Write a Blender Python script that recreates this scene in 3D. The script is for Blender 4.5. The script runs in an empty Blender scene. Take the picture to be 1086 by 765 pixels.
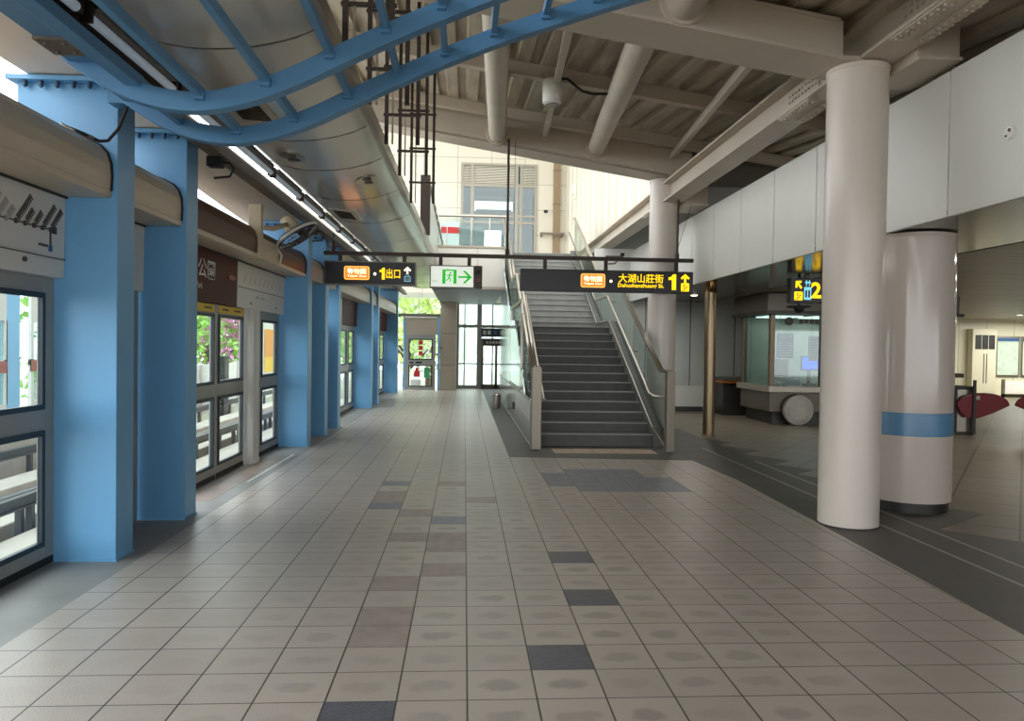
import bpy, bmesh, math, random
from mathutils import Vector, Matrix, Quaternion
random.seed(7)
SC = bpy.context.scene
COL = SC.collection
PI = math.pi

# ------------------------------------------------------------------ materials
def lin(c):
    def f(v):
        v /= 255.0
        return v / 12.92 if v <= 0.04045 else ((v + 0.055) / 1.055) ** 2.4
    return (f(c[0]), f(c[1]), f(c[2]), 1.0)

def nodes_of(m):
    m.use_nodes = True
    nt = m.node_tree
    return nt, nt.nodes, nt.links

def mat(name, rgb, rough=0.5, metal=0.0, var=0.0, vscale=4.0, bump=0.0, bscale=60.0, spec=0.5, stretch=(1, 1, 1), coat=0.0):
    m = bpy.data.materials.new(name)
    nt, N, L = nodes_of(m)
    b = N['Principled BSDF']
    b.inputs['Base Color'].default_value = lin(rgb)
    b.inputs['Roughness'].default_value = rough
    b.inputs['Metallic'].default_value = metal
    b.inputs['Specular IOR Level'].default_value = spec
    b.inputs['Coat Weight'].default_value = coat
    if var > 0 or bump > 0:
        g = N.new('ShaderNodeNewGeometry')
        mp = N.new('ShaderNodeMapping'); mp.inputs['Scale'].default_value = stretch
        L.new(g.outputs['Position'], mp.inputs['Vector'])
    if var > 0:
        n = N.new('ShaderNodeTexNoise'); n.inputs['Scale'].default_value = vscale; n.inputs['Detail'].default_value = 4
        L.new(mp.outputs['Vector'], n.inputs['Vector'])
        r = N.new('ShaderNodeMapRange')
        r.inputs['From Min'].default_value = 0.3; r.inputs['From Max'].default_value = 0.7
        r.inputs['To Min'].default_value = 1 - var; r.inputs['To Max'].default_value = 1 + var
        L.new(n.outputs['Fac'], r.inputs['Value'])
        mx = N.new('ShaderNodeVectorMath'); mx.operation = 'SCALE'
        mx.inputs[0].default_value = lin(rgb)[:3]
        L.new(r.outputs['Result'], mx.inputs['Scale'])
        L.new(mx.outputs['Vector'], b.inputs['Base Color'])
    if bump > 0:
        n2 = N.new('ShaderNodeTexNoise'); n2.inputs['Scale'].default_value = bscale; n2.inputs['Detail'].default_value = 2
        L.new(mp.outputs['Vector'], n2.inputs['Vector'])
        bp = N.new('ShaderNodeBump'); bp.inputs['Strength'].default_value = bump; bp.inputs['Distance'].default_value = 0.01
        L.new(n2.outputs['Fac'], bp.inputs['Height']); L.new(bp.outputs['Normal'], b.inputs['Normal'])
    return m

def emit(name, rgb, strength):
    m = bpy.data.materials.new(name)
    nt, N, L = nodes_of(m)
    b = N['Principled BSDF']
    b.inputs['Base Color'].default_value = lin(rgb)
    b.inputs['Emission Color'].default_value = lin(rgb)
    b.inputs['Emission Strength'].default_value = strength
    b.inputs['Roughness'].default_value = 0.4
    return m

def glass(name, tint=(235, 245, 245), refl=0.12, graze=0.35):
    m = bpy.data.materials.new(name)
    nt, N, L = nodes_of(m)
    N.remove(N['Principled BSDF'])
    t = N.new('ShaderNodeBsdfTransparent'); t.inputs['Color'].default_value = lin(tint)
    g = N.new('ShaderNodeBsdfGlossy'); g.inputs['Roughness'].default_value = 0.03
    ge = N.new('ShaderNodeNewGeometry')
    dt = N.new('ShaderNodeVectorMath'); dt.operation = 'DOT_PRODUCT'
    L.new(ge.outputs['Normal'], dt.inputs[0]); L.new(ge.outputs['Incoming'], dt.inputs[1])
    def mm(op, x, y):
        n = N.new('ShaderNodeMath'); n.operation = op; n.use_clamp = False
        for i, v in enumerate((x, y)):
            if v is None: continue
            if isinstance(v, (int, float)): n.inputs[i].default_value = v
            else: L.new(v, n.inputs[i])
        return n.outputs['Value']
    c = mm('ABSOLUTE', dt.outputs['Value'], None)
    p = mm('POWER', mm('SUBTRACT', 1.0, c), 5.0)
    class A: pass
    a = A(); a.outputs = {'Value': mm('ADD', refl * 0.5, mm('MULTIPLY', p, graze))}
    mx = N.new('ShaderNodeMixShader')
    L.new(a.outputs['Value'], mx.inputs['Fac']); L.new(t.outputs['BSDF'], mx.inputs[1]); L.new(g.outputs['BSDF'], mx.inputs[2])
    L.new(mx.outputs['Shader'], N['Material Output'].inputs['Surface'])
    return m

TX0, TY0, TW, TD = 0.032, 3.1934, 0.30, 0.2896
def floor_tile_mat():
    m = bpy.data.materials.new('floor_tile')
    nt, N, L = nodes_of(m)
    b = N['Principled BSDF']
    g = N.new('ShaderNodeNewGeometry')
    sp = N.new('ShaderNodeSeparateXYZ'); L.new(g.outputs['Position'], sp.inputs[0])
    def math_(op, a, bb=None, c=None):
        n = N.new('ShaderNodeMath'); n.operation = op
        for i, v in enumerate((a, bb, c)):
            if v is None: continue
            if isinstance(v, (int, float)): n.inputs[i].default_value = v
            else: L.new(v, n.inputs[i])
        return n.outputs['Value']
    u = math_('DIVIDE', math_('SUBTRACT', sp.outputs['X'], TX0), TW)
    v = math_('DIVIDE', math_('SUBTRACT', sp.outputs['Y'], TY0), TD)
    iu, iv = math_('FLOOR', u), math_('FLOOR', v)
    fu, fv = math_('SUBTRACT', u, iu), math_('SUBTRACT', v, iv)
    eu = math_('MULTIPLY', math_('MINIMUM', fu, math_('SUBTRACT', 1.0, fu)), TW)
    ev = math_('MULTIPLY', math_('MINIMUM', fv, math_('SUBTRACT', 1.0, fv)), TD)
    grout = math_('MAXIMUM', math_('LESS_THAN', eu, 0.0040), math_('LESS_THAN', ev, 0.0032))
    cb = N.new('ShaderNodeCombineXYZ'); L.new(iu, cb.inputs[0]); L.new(iv, cb.inputs[1])
    wn = N.new('ShaderNodeTexWhiteNoise'); wn.noise_dimensions = '2D'; L.new(cb.outputs[0], wn.inputs['Vector'])
    # wear blotch in the middle of each tile
    nz = N.new('ShaderNodeTexNoise'); nz.inputs['Scale'].default_value = 9; nz.inputs['Detail'].default_value = 3
    L.new(g.outputs['Position'], nz.inputs['Vector'])
    dx = math_('MULTIPLY', math_('SUBTRACT', fu, 0.5), 2.0); dy = math_('MULTIPLY', math_('SUBTRACT', fv, 0.47), 3.2)
    d = math_('ADD', math_('MULTIPLY', dx, dx), math_('MULTIPLY', dy, dy))
    d = math_('ADD', d, math_('MULTIPLY', math_('SUBTRACT', nz.outputs['Fac'], 0.5), 1.2))
    sm = N.new('ShaderNodeMapRange'); sm.interpolation_type = 'SMOOTHSTEP'
    sm.inputs['From Min'].default_value = 0.55; sm.inputs['From Max'].default_value = 0.1
    sm.inputs['To Min'].default_value = 0; sm.inputs['To Max'].default_value = 1
    L.new(d, sm.inputs['Value'])
    cen = N.new('ShaderNodeMapRange'); cen.interpolation_type = 'SMOOTHSTEP'
    cen.inputs['From Min'].default_value = 2.2; cen.inputs['From Max'].default_value = 0.2
    cen.inputs['To Min'].default_value = 0.05; cen.inputs['To Max'].default_value = 0.30
    L.new(math_('ABSOLUTE', math_('SUBTRACT', sp.outputs['X'], 0.45)), cen.inputs['Value'])
    blot = math_('MULTIPLY', math_('MULTIPLY', sm.outputs['Result'], cen.outputs['Result']), math_('ADD', math_('MULTIPLY', wn.outputs['Value'], 0.8), 0.3))
    n3 = N.new('ShaderNodeTexNoise'); n3.inputs['Scale'].default_value = 0.9; n3.inputs['Detail'].default_value = 3
    L.new(g.outputs['Position'], n3.inputs['Vector'])
    bright = math_('ADD', math_('ADD', 0.84, math_('MULTIPLY', wn.outputs['Value'], 0.10)), math_('MULTIPLY', n3.outputs['Fac'], 0.22))
    bright = math_('MULTIPLY', bright, math_('SUBTRACT', 1.0, blot))
    sc = N.new('ShaderNodeVectorMath'); sc.operation = 'SCALE'; sc.inputs[0].default_value = lin((186, 175, 163))[:3]
    L.new(bright, sc.inputs['Scale'])
    mx = N.new('ShaderNodeMix'); mx.data_type = 'RGBA'
    L.new(grout, mx.inputs['Factor']); L.new(sc.outputs['Vector'], mx.inputs[6]); mx.inputs[7].default_value = lin((62, 54, 48))
    L.new(mx.outputs[2], b.inputs['Base Color'])
    b.inputs['Roughness'].default_value = 0.36
    bn = N.new('ShaderNodeTexNoise'); bn.inputs['Scale'].default_value = 95; bn.inputs['Detail'].default_value = 1
    L.new(g.outputs['Position'], bn.inputs['Vector'])
    hh = math_('SUBTRACT', math_('MULTIPLY', bn.outputs['Fac'], 0.5), math_('MULTIPLY', grout, 0.5))
    bp = N.new('ShaderNodeBump'); bp.inputs['Strength'].default_value = 0.35; bp.inputs['Distance'].default_value = 0.006
    L.new(hh, bp.inputs['Height']); L.new(bp.outputs['Normal'], b.inputs['Normal'])
    return m

def grid_mat(name, rgb, line, sx, sy, rot=0.0, w=0.006, rough=0.4, var=0.06, axes='XY', x0=0.0, y0=0.0):
    """plain tiles or panels with thin joint lines, laid out in metres"""
    m = bpy.data.materials.new(name)
    nt, N, L = nodes_of(m)
    b = N['Principled BSDF']
    g = N.new('ShaderNodeNewGeometry')
    mp = N.new('ShaderNodeMapping'); mp.inputs['Rotation'].default_value = (0, 0, rot)
    L.new(g.outputs['Position'], mp.inputs['Vector'])
    sp = N.new('ShaderNodeSeparateXYZ'); L.new(mp.outputs['Vector'], sp.inputs[0])
    def math_(op, a, bb=None):
        n = N.new('ShaderNodeMath'); n.operation = op
        for i, v in enumerate((a, bb)):
            if v is None: continue
            if isinstance(v, (int, float)): n.inputs[i].default_value = v
            else: L.new(v, n.inputs[i])
        return n.outputs['Value']
    masks, ids = [], []
    for ax, s, o in ((axes[0], sx, x0), (axes[1], sy, y0)):
        if not s: continue
        u = math_('DIVIDE', math_('SUBTRACT', sp.outputs[ax], o), s)
        iu = math_('FLOOR', u); ids.append(iu)
        fu = math_('SUBTRACT', u, iu)
        masks.append(math_('LESS_THAN', math_('MULTIPLY', math_('MINIMUM', fu, math_('SUBTRACT', 1.0, fu)), s), w))
    k = masks[0] if len(masks) == 1 else math_('MAXIMUM', masks[0], masks[1])
    cb = N.new('ShaderNodeCombineXYZ')
    for i, v in enumerate(ids): L.new(v, cb.inputs[i])
    wn = N.new('ShaderNodeTexWhiteNoise'); wn.noise_dimensions = '2D'; L.new(cb.outputs[0], wn.inputs['Vector'])
    br = math_('ADD', 1 - var, math_('MULTIPLY', wn.outputs['Value'], 2 * var))
    sc = N.new('ShaderNodeVectorMath'); sc.operation = 'SCALE'; sc.inputs[0].default_value = lin(rgb)[:3]
    L.new(br, sc.inputs['Scale'])
    mx = N.new('ShaderNodeMix'); mx.data_type = 'RGBA'
    L.new(k, mx.inputs['Factor']); L.new(sc.outputs['Vector'], mx.inputs[6]); mx.inputs[7].default_value = lin(line)
    L.new(mx.outputs[2], b.inputs['Base Color'])
    b.inputs['Roughness'].default_value = rough
    return m

M = dict(
    tile=floor_tile_mat(),
    granite=mat('dark_granite', (86, 83, 76), 0.55, var=0.10, vscale=3.0),
    granite_l=mat('platform_edge_stone', (150, 147, 142), 0.5, var=0.12, vscale=2.5),
    accent=mat('blue_black_tile', (92, 92, 102), 0.30, var=0.12, vscale=12, bump=0.5, bscale=95),
    accent_b=mat('blue_grey_tile', (128, 132, 140), 0.42, var=0.12, vscale=9),
    accent_p=mat('pinkish_tile', (164, 148, 140), 0.45, var=0.12, vscale=9),
    tactile=mat('buff_tactile', (196, 172, 150), 0.6),
    line=mat('inlay_line', (150, 146, 136), 0.5),
    white_line=mat('white_marking', (215, 212, 206), 0.5, var=0.12, vscale=14),
    hall_tile=grid_mat('hall_tile', (124, 114, 99), (64, 58, 50), 0.6, 0.6, rot=0.66, w=0.008, var=0.05, rough=0.4),
    blue=mat('blue_paint', (112, 172, 218), 0.38, var=0.03, vscale=1.2, spec=0.5),
    bolt_blue=mat('bolt_blue', (52, 84, 116), 0.5),
    blue_d=mat('blue_truss_paint', (92, 146, 190), 0.42, var=0.05, vscale=3.0),
    cream=mat('cream_cowl', (196, 178, 152), 0.35, var=0.03, vscale=2),
    brown=mat('brown_cowl', (92, 58, 40), 0.34, spec=0.08),
    brown_panel=mat('brown_sign_panel', (88, 52, 44), 0.45, spec=0.06),
    door_grey=mat('door_frame_paint', (158, 156, 150), 0.42, metal=0.25, var=0.05, vscale=3),
    seal=mat('black_gasket', (26, 27, 30), 0.5),
    blue_seal=mat('navy_gasket', (36, 46, 58), 0.45),
    white_panel=mat('white_panel', (214, 212, 206), 0.4),
    rubber=mat('black_rubber', (20, 20, 21), 0.6),
    soffit=mat('white_soffit', (226, 218, 212), 0.55, var=0.03, vscale=1.0),
    channel=mat('brown_channel', (112, 100, 88), 0.5),
    bulge=mat('silver_panel', (214, 207, 194), 0.20, metal=0.35, var=0.03, vscale=0.8, stretch=(6, 0.6, 6)),
    bulge_seam=mat('panel_seam', (92, 88, 82), 0.5),
    vent=mat('vent_bronze', (96, 84, 66), 0.5, metal=0.3),
    roof=mat('roof_sheet', (174, 162, 143), 0.55, var=0.22, vscale=3.5, stretch=(3, 0.4, 1)),
    steel_paint=mat('painted_steel', (194, 182, 166), 0.5, var=0.06, vscale=1.5),
    dark_steel=mat('dark_steel', (66, 56, 50), 0.4, metal=0.6),
    column=mat('column_paint', (222, 210, 198), 0.30, var=0.03, vscale=1.2, coat=0.2),
    clad=mat('column_cladding', (206, 192, 180), 0.12, spec=0.5),
    band=mat('blue_band', (96, 142, 176), 0.2),
    fascia=mat('fascia_panel', (216, 214, 206), 0.38, metal=0.1, var=0.03, vscale=1.2),
    joint=mat('dark_joint', (58, 54, 50), 0.6),
    duct=mat('duct_grey', (104, 98, 90), 0.6),
    brown_ceiling=mat('gloss_ceiling', (82, 74, 61), 0.16, metal=0.45),
    slat_ceiling=grid_mat('slat_ceiling', (166, 158, 142), (70, 64, 56), 0, 0.3, w=0.008, var=0.08, rough=0.4),
    bronze_steel=mat('bronze_steel', (150, 130, 104), 0.32, metal=0.9),
    newel=mat('newel_steel', (150, 140, 126), 0.42, metal=0.7),
    step_skylit=mat('upper_step_skylit_tone', (142, 141, 136), 0.6, var=0.10, vscale=6),  # lighter than the lower flight: skylight put into the colour
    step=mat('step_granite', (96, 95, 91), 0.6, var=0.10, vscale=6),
    nosing=mat('step_nosing', (168, 167, 162), 0.6),
    stainless=mat('stainless', (176, 168, 156), 0.28, metal=0.9),
    stone=mat('polished_stone', (150, 150, 148), 0.18, var=0.08, vscale=4, coat=0.3),
    mirror_wall=grid_mat('stainless_panel', (186, 188, 180), (70, 70, 66), 1.1, 0, axes='XZ', w=0.012, rough=0.22, x0=5.46),
    wall_tile=grid_mat('cream_wall_tile', (204, 198, 182), (150, 144, 128), 1.2, 0.9, axes='XZ', w=0.010, var=0.02, rough=0.35, x0=-0.32, y0=1.91 - 0.9),
    pillar_tile=mat('pillar_panel', (176, 162, 142), 0.4, var=0.03, vscale=2),
    ribbed=mat('ribbed_cladding', (202, 195, 178), 0.4),
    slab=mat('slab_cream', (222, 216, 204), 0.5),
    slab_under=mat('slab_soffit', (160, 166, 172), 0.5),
    black_sign=mat('sign_black', (24, 22, 22), 0.35),
    sign_edge=mat('sign_edge', (120, 116, 110), 0.4, metal=0.6),
    sign_white=emit('lightbox_white', (232, 238, 226), 0.5),
    sign_green=emit('exit_green', (24, 176, 44), 0.6),
    sign_yellow=emit('sign_yellow', (255, 206, 0), 1.0),
    sign_orange=emit('sign_orange', (240, 122, 26), 0.9),
    sign_orange_l=emit('sign_pale_orange', (255, 176, 80), 1.0),
    sign_text=emit('sign_white_text', (255, 244, 214), 1.1),
    sign_cyan=emit('sign_pale_blue', (120, 196, 220), 0.8),
    sign_dim=mat('sign_grey_text', (206, 204, 200), 0.4),
    ink=mat('ink', (70, 62, 58), 0.5),
    station_grey=mat('station_grey', (168, 164, 160), 0.5),
    ink_b=mat('ink_blue', (52, 92, 142), 0.5),
    red_dark=mat('dark_red_lamp', (112, 28, 24), 0.35),
    red=mat('red_sign', (206, 44, 50), 0.5),
    green=mat('green_sign', (70, 170, 110), 0.5),
    yellow=mat('yellow_strip', (236, 200, 52), 0.5),
    yellow_post=mat('yellow_poster', (236, 190, 40), 0.5),
    flap=mat('red_flap', (104, 14, 22), 0.35),
    tube=emit('tube_lamp', (206, 220, 234), 0.10),
    lamp=emit('downlight_lamp', (255, 246, 226), 6.0),
    navy=mat('navy_sign', (40, 46, 60), 0.4),
    white=mat('white_paint', (232, 230, 224), 0.5),
    screen=emit('screen_blue', (20, 84, 235), 1.6),
    booth_post=mat('booth_post', (112, 98, 80), 0.35, metal=0.6),
    booth_back=mat('booth_back', (170, 170, 158), 0.5, var=0.2, vscale=2.2),
    counter=mat('counter_stone', (176, 168, 154), 0.3),
    dark_base=mat('dark_base', (46, 42, 38), 0.4),
    concrete=mat('track_concrete', (190, 182, 170), 0.8, var=0.12, vscale=1.5),
    ballast=mat('track_bed', (150, 128, 108), 0.9, var=0.2, vscale=6),
    rail=mat('rail_steel', (88, 86, 84), 0.5, metal=0.4),
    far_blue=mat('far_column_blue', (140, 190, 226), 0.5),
    rust=mat('far_red_panel', (166, 96, 78), 0.5),
    leaf=mat('leaf_green', (150, 196, 96), 0.7, var=0.35, vscale=2.0),
    leaf_haze=mat('leaf_haze_pale', (206, 222, 206), 0.8, var=0.12, vscale=1.0),  # bright haze behind the back glazing put into the leaf colour
    leaf_y=mat('leaf_yellow_green', (206, 224, 140), 0.7, var=0.3, vscale=2.0),
    blossom=mat('pink_blossom', (232, 140, 212), 0.7, var=0.2, vscale=3),
    bark=mat('bark', (92, 76, 60), 0.9),
    glass=glass('clear_glass', (240, 246, 246), 0.07),
    glass_t=glass('tinted_glass', (205, 222, 220), 0.16),
    glass_b=glass('balustrade_glass', (232, 238, 236), 0.06, 0.10),
    fan_grey=mat('fan_metal', (60, 58, 56), 0.35, metal=0.5),
    beige=mat('beige_box', (196, 180, 152), 0.5),
)

def hazy_glass():
    m = bpy.data.materials.new('hazy_glass'); nt, N, L = nodes_of(m); N.remove(N['Principled BSDF'])
    t = N.new('ShaderNodeBsdfTransparent'); t.inputs['Color'].default_value = lin((238, 247, 245))
    d = N.new('ShaderNodeBsdfTranslucent'); d.inputs['Color'].default_value = lin((230, 243, 239))
    mx = N.new('ShaderNodeMixShader'); mx.inputs['Fac'].default_value = 0.5
    L.new(t.outputs['BSDF'], mx.inputs[1]); L.new(d.outputs['BSDF'], mx.inputs[2]); L.new(mx.outputs['Shader'], N['Material Output'].inputs['Surface'])
    return m
M['hazy'] = hazy_glass()
# ------------------------------------------------------------------ mesh helpers
def rotL(deg_or_rad, piv):
    return Matrix.Translation(piv) @ Matrix.Rotation(deg_or_rad, 4, 'Z') @ Matrix.Translation(-Vector(piv))
LEFT = rotL(-0.0136, Vector((-2.36, 5.29, 0)))      # the platform edge runs very slightly off the tile grid

class MB:
    def __init__(self, xf=None):
        self.bm = bmesh.new(); self.xf = xf; self.mi = 0
    def _v(self, p): return self.bm.verts.new(p)
    def face(self, pts):
        f = self.bm.faces.new([self._v(p) for p in pts]); f.material_index = self.mi; return self
    def box(self, x0, x1, y0, y1, z0, z1):
        v = [self._v((x, y, z)) for x in (x0, x1) for y in (y0, y1) for z in (z0, z1)]
        for q in ((0, 1, 3, 2), (4, 6, 7, 5), (0, 4, 5, 1), (2, 3, 7, 6), (0, 2, 6, 4), (1, 5, 7, 3)):
            f = self.bm.faces.new([v[i] for i in q]); f.material_index = self.mi
        return self
    def hexa(self, p):           # 8 points: bottom 4 then top 4 (same order)
        v = [self._v(q) for q in p]
        for q in ((3, 2, 1, 0), (4, 5, 6, 7), (0, 1, 5, 4), (1, 2, 6, 5), (2, 3, 7, 6), (3, 0, 4, 7)):
            f = self.bm.faces.new([v[i] for i in q]); f.material_index = self.mi
        return self
    def prism(self, prof, d):    # closed planar profile (3-D points) swept by vector d
        a = [self._v(p) for p in prof]; d = Vector(d); b = [self._v(Vector(p) + d) for p in prof]
        n = len(a)
        for i in range(n):
            f = self.bm.faces.new((a[i], a[(i + 1) % n], b[(i + 1) % n], b[i])); f.material_index = self.mi
        for q in (list(reversed(a)), b):
            f = self.bm.faces.new(q); f.material_index = self.mi
        return self
    def cyl(self, p0, p1, r0, r1=None, n=24, cap=True):
        r1 = r0 if r1 is None else r1
        p0, p1 = Vector(p0), Vector(p1); ax = (p1 - p0).normalized()
        u = ax.orthogonal().normalized(); w = ax.cross(u)
        A, B = [], []
        for i in range(n):
            t = 2 * PI * i / n; k = u * math.cos(t) + w * math.sin(t)
            A.append(self._v(p0 + k * r0)); B.append(self._v(p1 + k * r1))
        for i in range(n):
            f = self.bm.faces.new((A[i], A[(i + 1) % n], B[(i + 1) % n], B[i])); f.material_index = self.mi; f.smooth = True
        if cap:
            for q in (list(reversed(A)), B):
                f = self.bm.faces.new(q); f.material_index = self.mi
        self._sharp(A); self._sharp(B)
        return self
    def lathe(self, c, prof, n=40):      # prof: list of (r, z); vertical axis through c
        rings = []
        for r, z in prof:
            rings.append([self._v((c[0] + r * math.cos(2 * PI * i / n), c[1] + r * math.sin(2 * PI * i / n), c[2] + z)) for i in range(n)])
        for a, b in zip(rings, rings[1:]):
            for i in range(n):
                f = self.bm.faces.new((a[i], a[(i + 1) % n], b[(i + 1) % n], b[i])); f.material_index = self.mi; f.smooth = True
        for q in (list(reversed(rings[0])), rings[-1]):
            f = self.bm.faces.new(q); f.material_index = self.mi
        for j in range(len(rings)):
            sharp = j in (0, len(rings) - 1)
            if not sharp:
                a = Vector(prof[j]) - Vector(prof[j - 1]); c2 = Vector(prof[j + 1]) - Vector(prof[j])
                sharp = a.length > 0 and c2.length > 0 and a.angle(c2) > 0.6
            if sharp: self._sharp(rings[j])
        return self
    def _sharp(self, ring):
        for i in range(len(ring)):
            e = self.bm.edges.get((ring[i], ring[(i + 1) % len(ring)]))
            if e: e.smooth = False
    def tube(self, path, r, n=10):
        path = [Vector(p) for p in path]
        rings = []; u = None
        for i, p in enumerate(path):
            a = path[max(i - 1, 0)]; b = path[min(i + 1, len(path) - 1)]
            ax = (b - a).normalized()
            u = ax.orthogonal().normalized() if u is None else (u - ax * u.dot(ax)).normalized()
            w = ax.cross(u)
            rings.append([self._v(p + (u * math.cos(2 * PI * k / n) + w * math.sin(2 * PI * k / n)) * r) for k in range(n)])
        for a, b in zip(rings, rings[1:]):
            for k in range(n):
                f = self.bm.faces.new((a[k], a[(k + 1) % n], b[(k + 1) % n], b[k])); f.material_index = self.mi; f.smooth = True
        for q in (list(reversed(rings[0])), rings[-1]):
            f = self.bm.faces.new(q); f.material_index = self.mi
        return self
    def bar(self, p0, p1, w, h, up=(0, 0, 1)):   # rectangular bar between two points
        p0, p1 = Vector(p0), Vector(p1); ax = (p1 - p0).normalized()
        s = ax.cross(Vector(up)).normalized() * (w / 2); t = s.cross(ax).normalized() * (h / 2)
        return self.hexa([p0 - s - t, p0 + s - t, p1 + s - t, p1 - s - t, p0 - s + t, p0 + s + t, p1 + s + t, p1 - s + t])
    def build(self, name, m, parent=None, bevel=0.0, smooth=False):
        if self.xf is not None: self.bm.transform(self.xf)
        bmesh.ops.recalc_face_normals(self.bm, faces=self.bm.faces[:])
        me = bpy.data.meshes.new(name); self.bm.to_mesh(me); self.bm.free()
        o = bpy.data.objects.new(name, me); COL.objects.link(o)
        for k in (m if isinstance(m, (list, tuple)) else [m]): me.materials.append(k)
        if smooth:
            for p in me.polygons: p.use_smooth = True
        if bevel > 0:
            b = o.modifiers.new('bevel', 'BEVEL'); b.width = bevel; b.segments = 2; b.limit_method = 'ANGLE'
        if parent is not None: adopt(o, parent)
        return o

def world_loc(p):
    v = Vector((0, 0, 0))
    while p is not None:
        v = v + p.location; p = p.parent
    return v
def adopt(o, parent):
    """part keeps its place: shift mesh into the parent's frame"""
    w = world_loc(parent)
    if o.type == 'MESH' and w.length > 0: o.data.transform(Matrix.Translation(-w))
    o.parent = parent
def tag(o, label, cat, group=None, kind='thing'):
    o['label'] = label; o['category'] = cat; o['kind'] = kind
    if group: o['group'] = group
    return o
def thing(name, label, cat, loc=(0, 0, 0), group=None, kind='thing', xf=None):
    o = bpy.data.objects.new(name, None); COL.objects.link(o)
    o.empty_display_size = 0.2
    loc = Vector(loc)
    o.location = (xf @ loc) if xf is not None else loc
    return tag(o, label, cat, group, kind)
def structure(o, label=None, cat=None):
    o['kind'] = 'structure'
    if label: o['label'] = label; o['category'] = cat
    return o
def copy_tree(o, loc, label):
    r = o.copy(); COL.objects.link(r); r.location = loc; r['label'] = label
    for ch in list(o.children):
        c = ch.copy(); COL.objects.link(c); c.parent = r
        for g in list(ch.children):
            d = g.copy(); COL.objects.link(d); d.parent = c
    return r

def text(s, m, parent, c, right, up, w=None, h=None, bold=0.0, name='lettering', depth=0.002):
    """flat lettering centred at c, fitted to width w and/or height h"""
    cu = bpy.data.curves.new('t', 'FONT'); cu.body = s; cu.size = 1.0; cu.offset = bold; cu.extrude = 0.0
    cu.resolution_u = 3
    to = bpy.data.objects.new('t', cu); COL.objects.link(to)
    dg = bpy.context.evaluated_depsgraph_get(); dg.update()
    me = bpy.data.meshes.new_from_object(to.evaluated_get(dg))
    bpy.data.objects.remove(to); bpy.data.curves.remove(cu)
    if not me.vertices: return None
    xs = [v.co.x for v in me.vertices]; ys = [v.co.y for v in me.vertices]
    x0, x1, y0, y1 = min(xs), max(xs), min(ys), max(ys)
    sx = (w / (x1 - x0)) if w else None; sy = (h / (y1 - y0)) if h else None
    if sx is None: sx = sy
    if sy is None: sy = sx
    R_, U_ = Vector(right).normalized(), Vector(up).normalized(); c = Vector(c)
    for v in me.vertices:
        v.co = c + R_ * ((v.co.x - (x0 + x1) / 2) * sx) + U_ * ((v.co.y - (y0 + y1) / 2) * sy)
    o = bpy.data.objects.new(name, me); COL.objects.link(o)
    me.materials.clear(); me.materials.append(m)
    if parent is not None: adopt(o, parent)
    return o
def rrect(c, right, up, w, h, r, n=5):
    R_, U_ = Vector(right).normalized(), Vector(up).normalized(); c = Vector(c); out = []
    for sx, sy, a0 in ((1, 1, 0), (-1, 1, PI / 2), (-1, -1, PI), (1, -1, 1.5 * PI)):
        for k in range(n + 1):
            a = a0 + PI / 2 * k / n
            out.append(c + R_ * (sx * (w / 2 - r) + r * math.cos(a)) + U_ * (sy * (h / 2 - r) + r * math.sin(a)))
    return out

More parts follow.
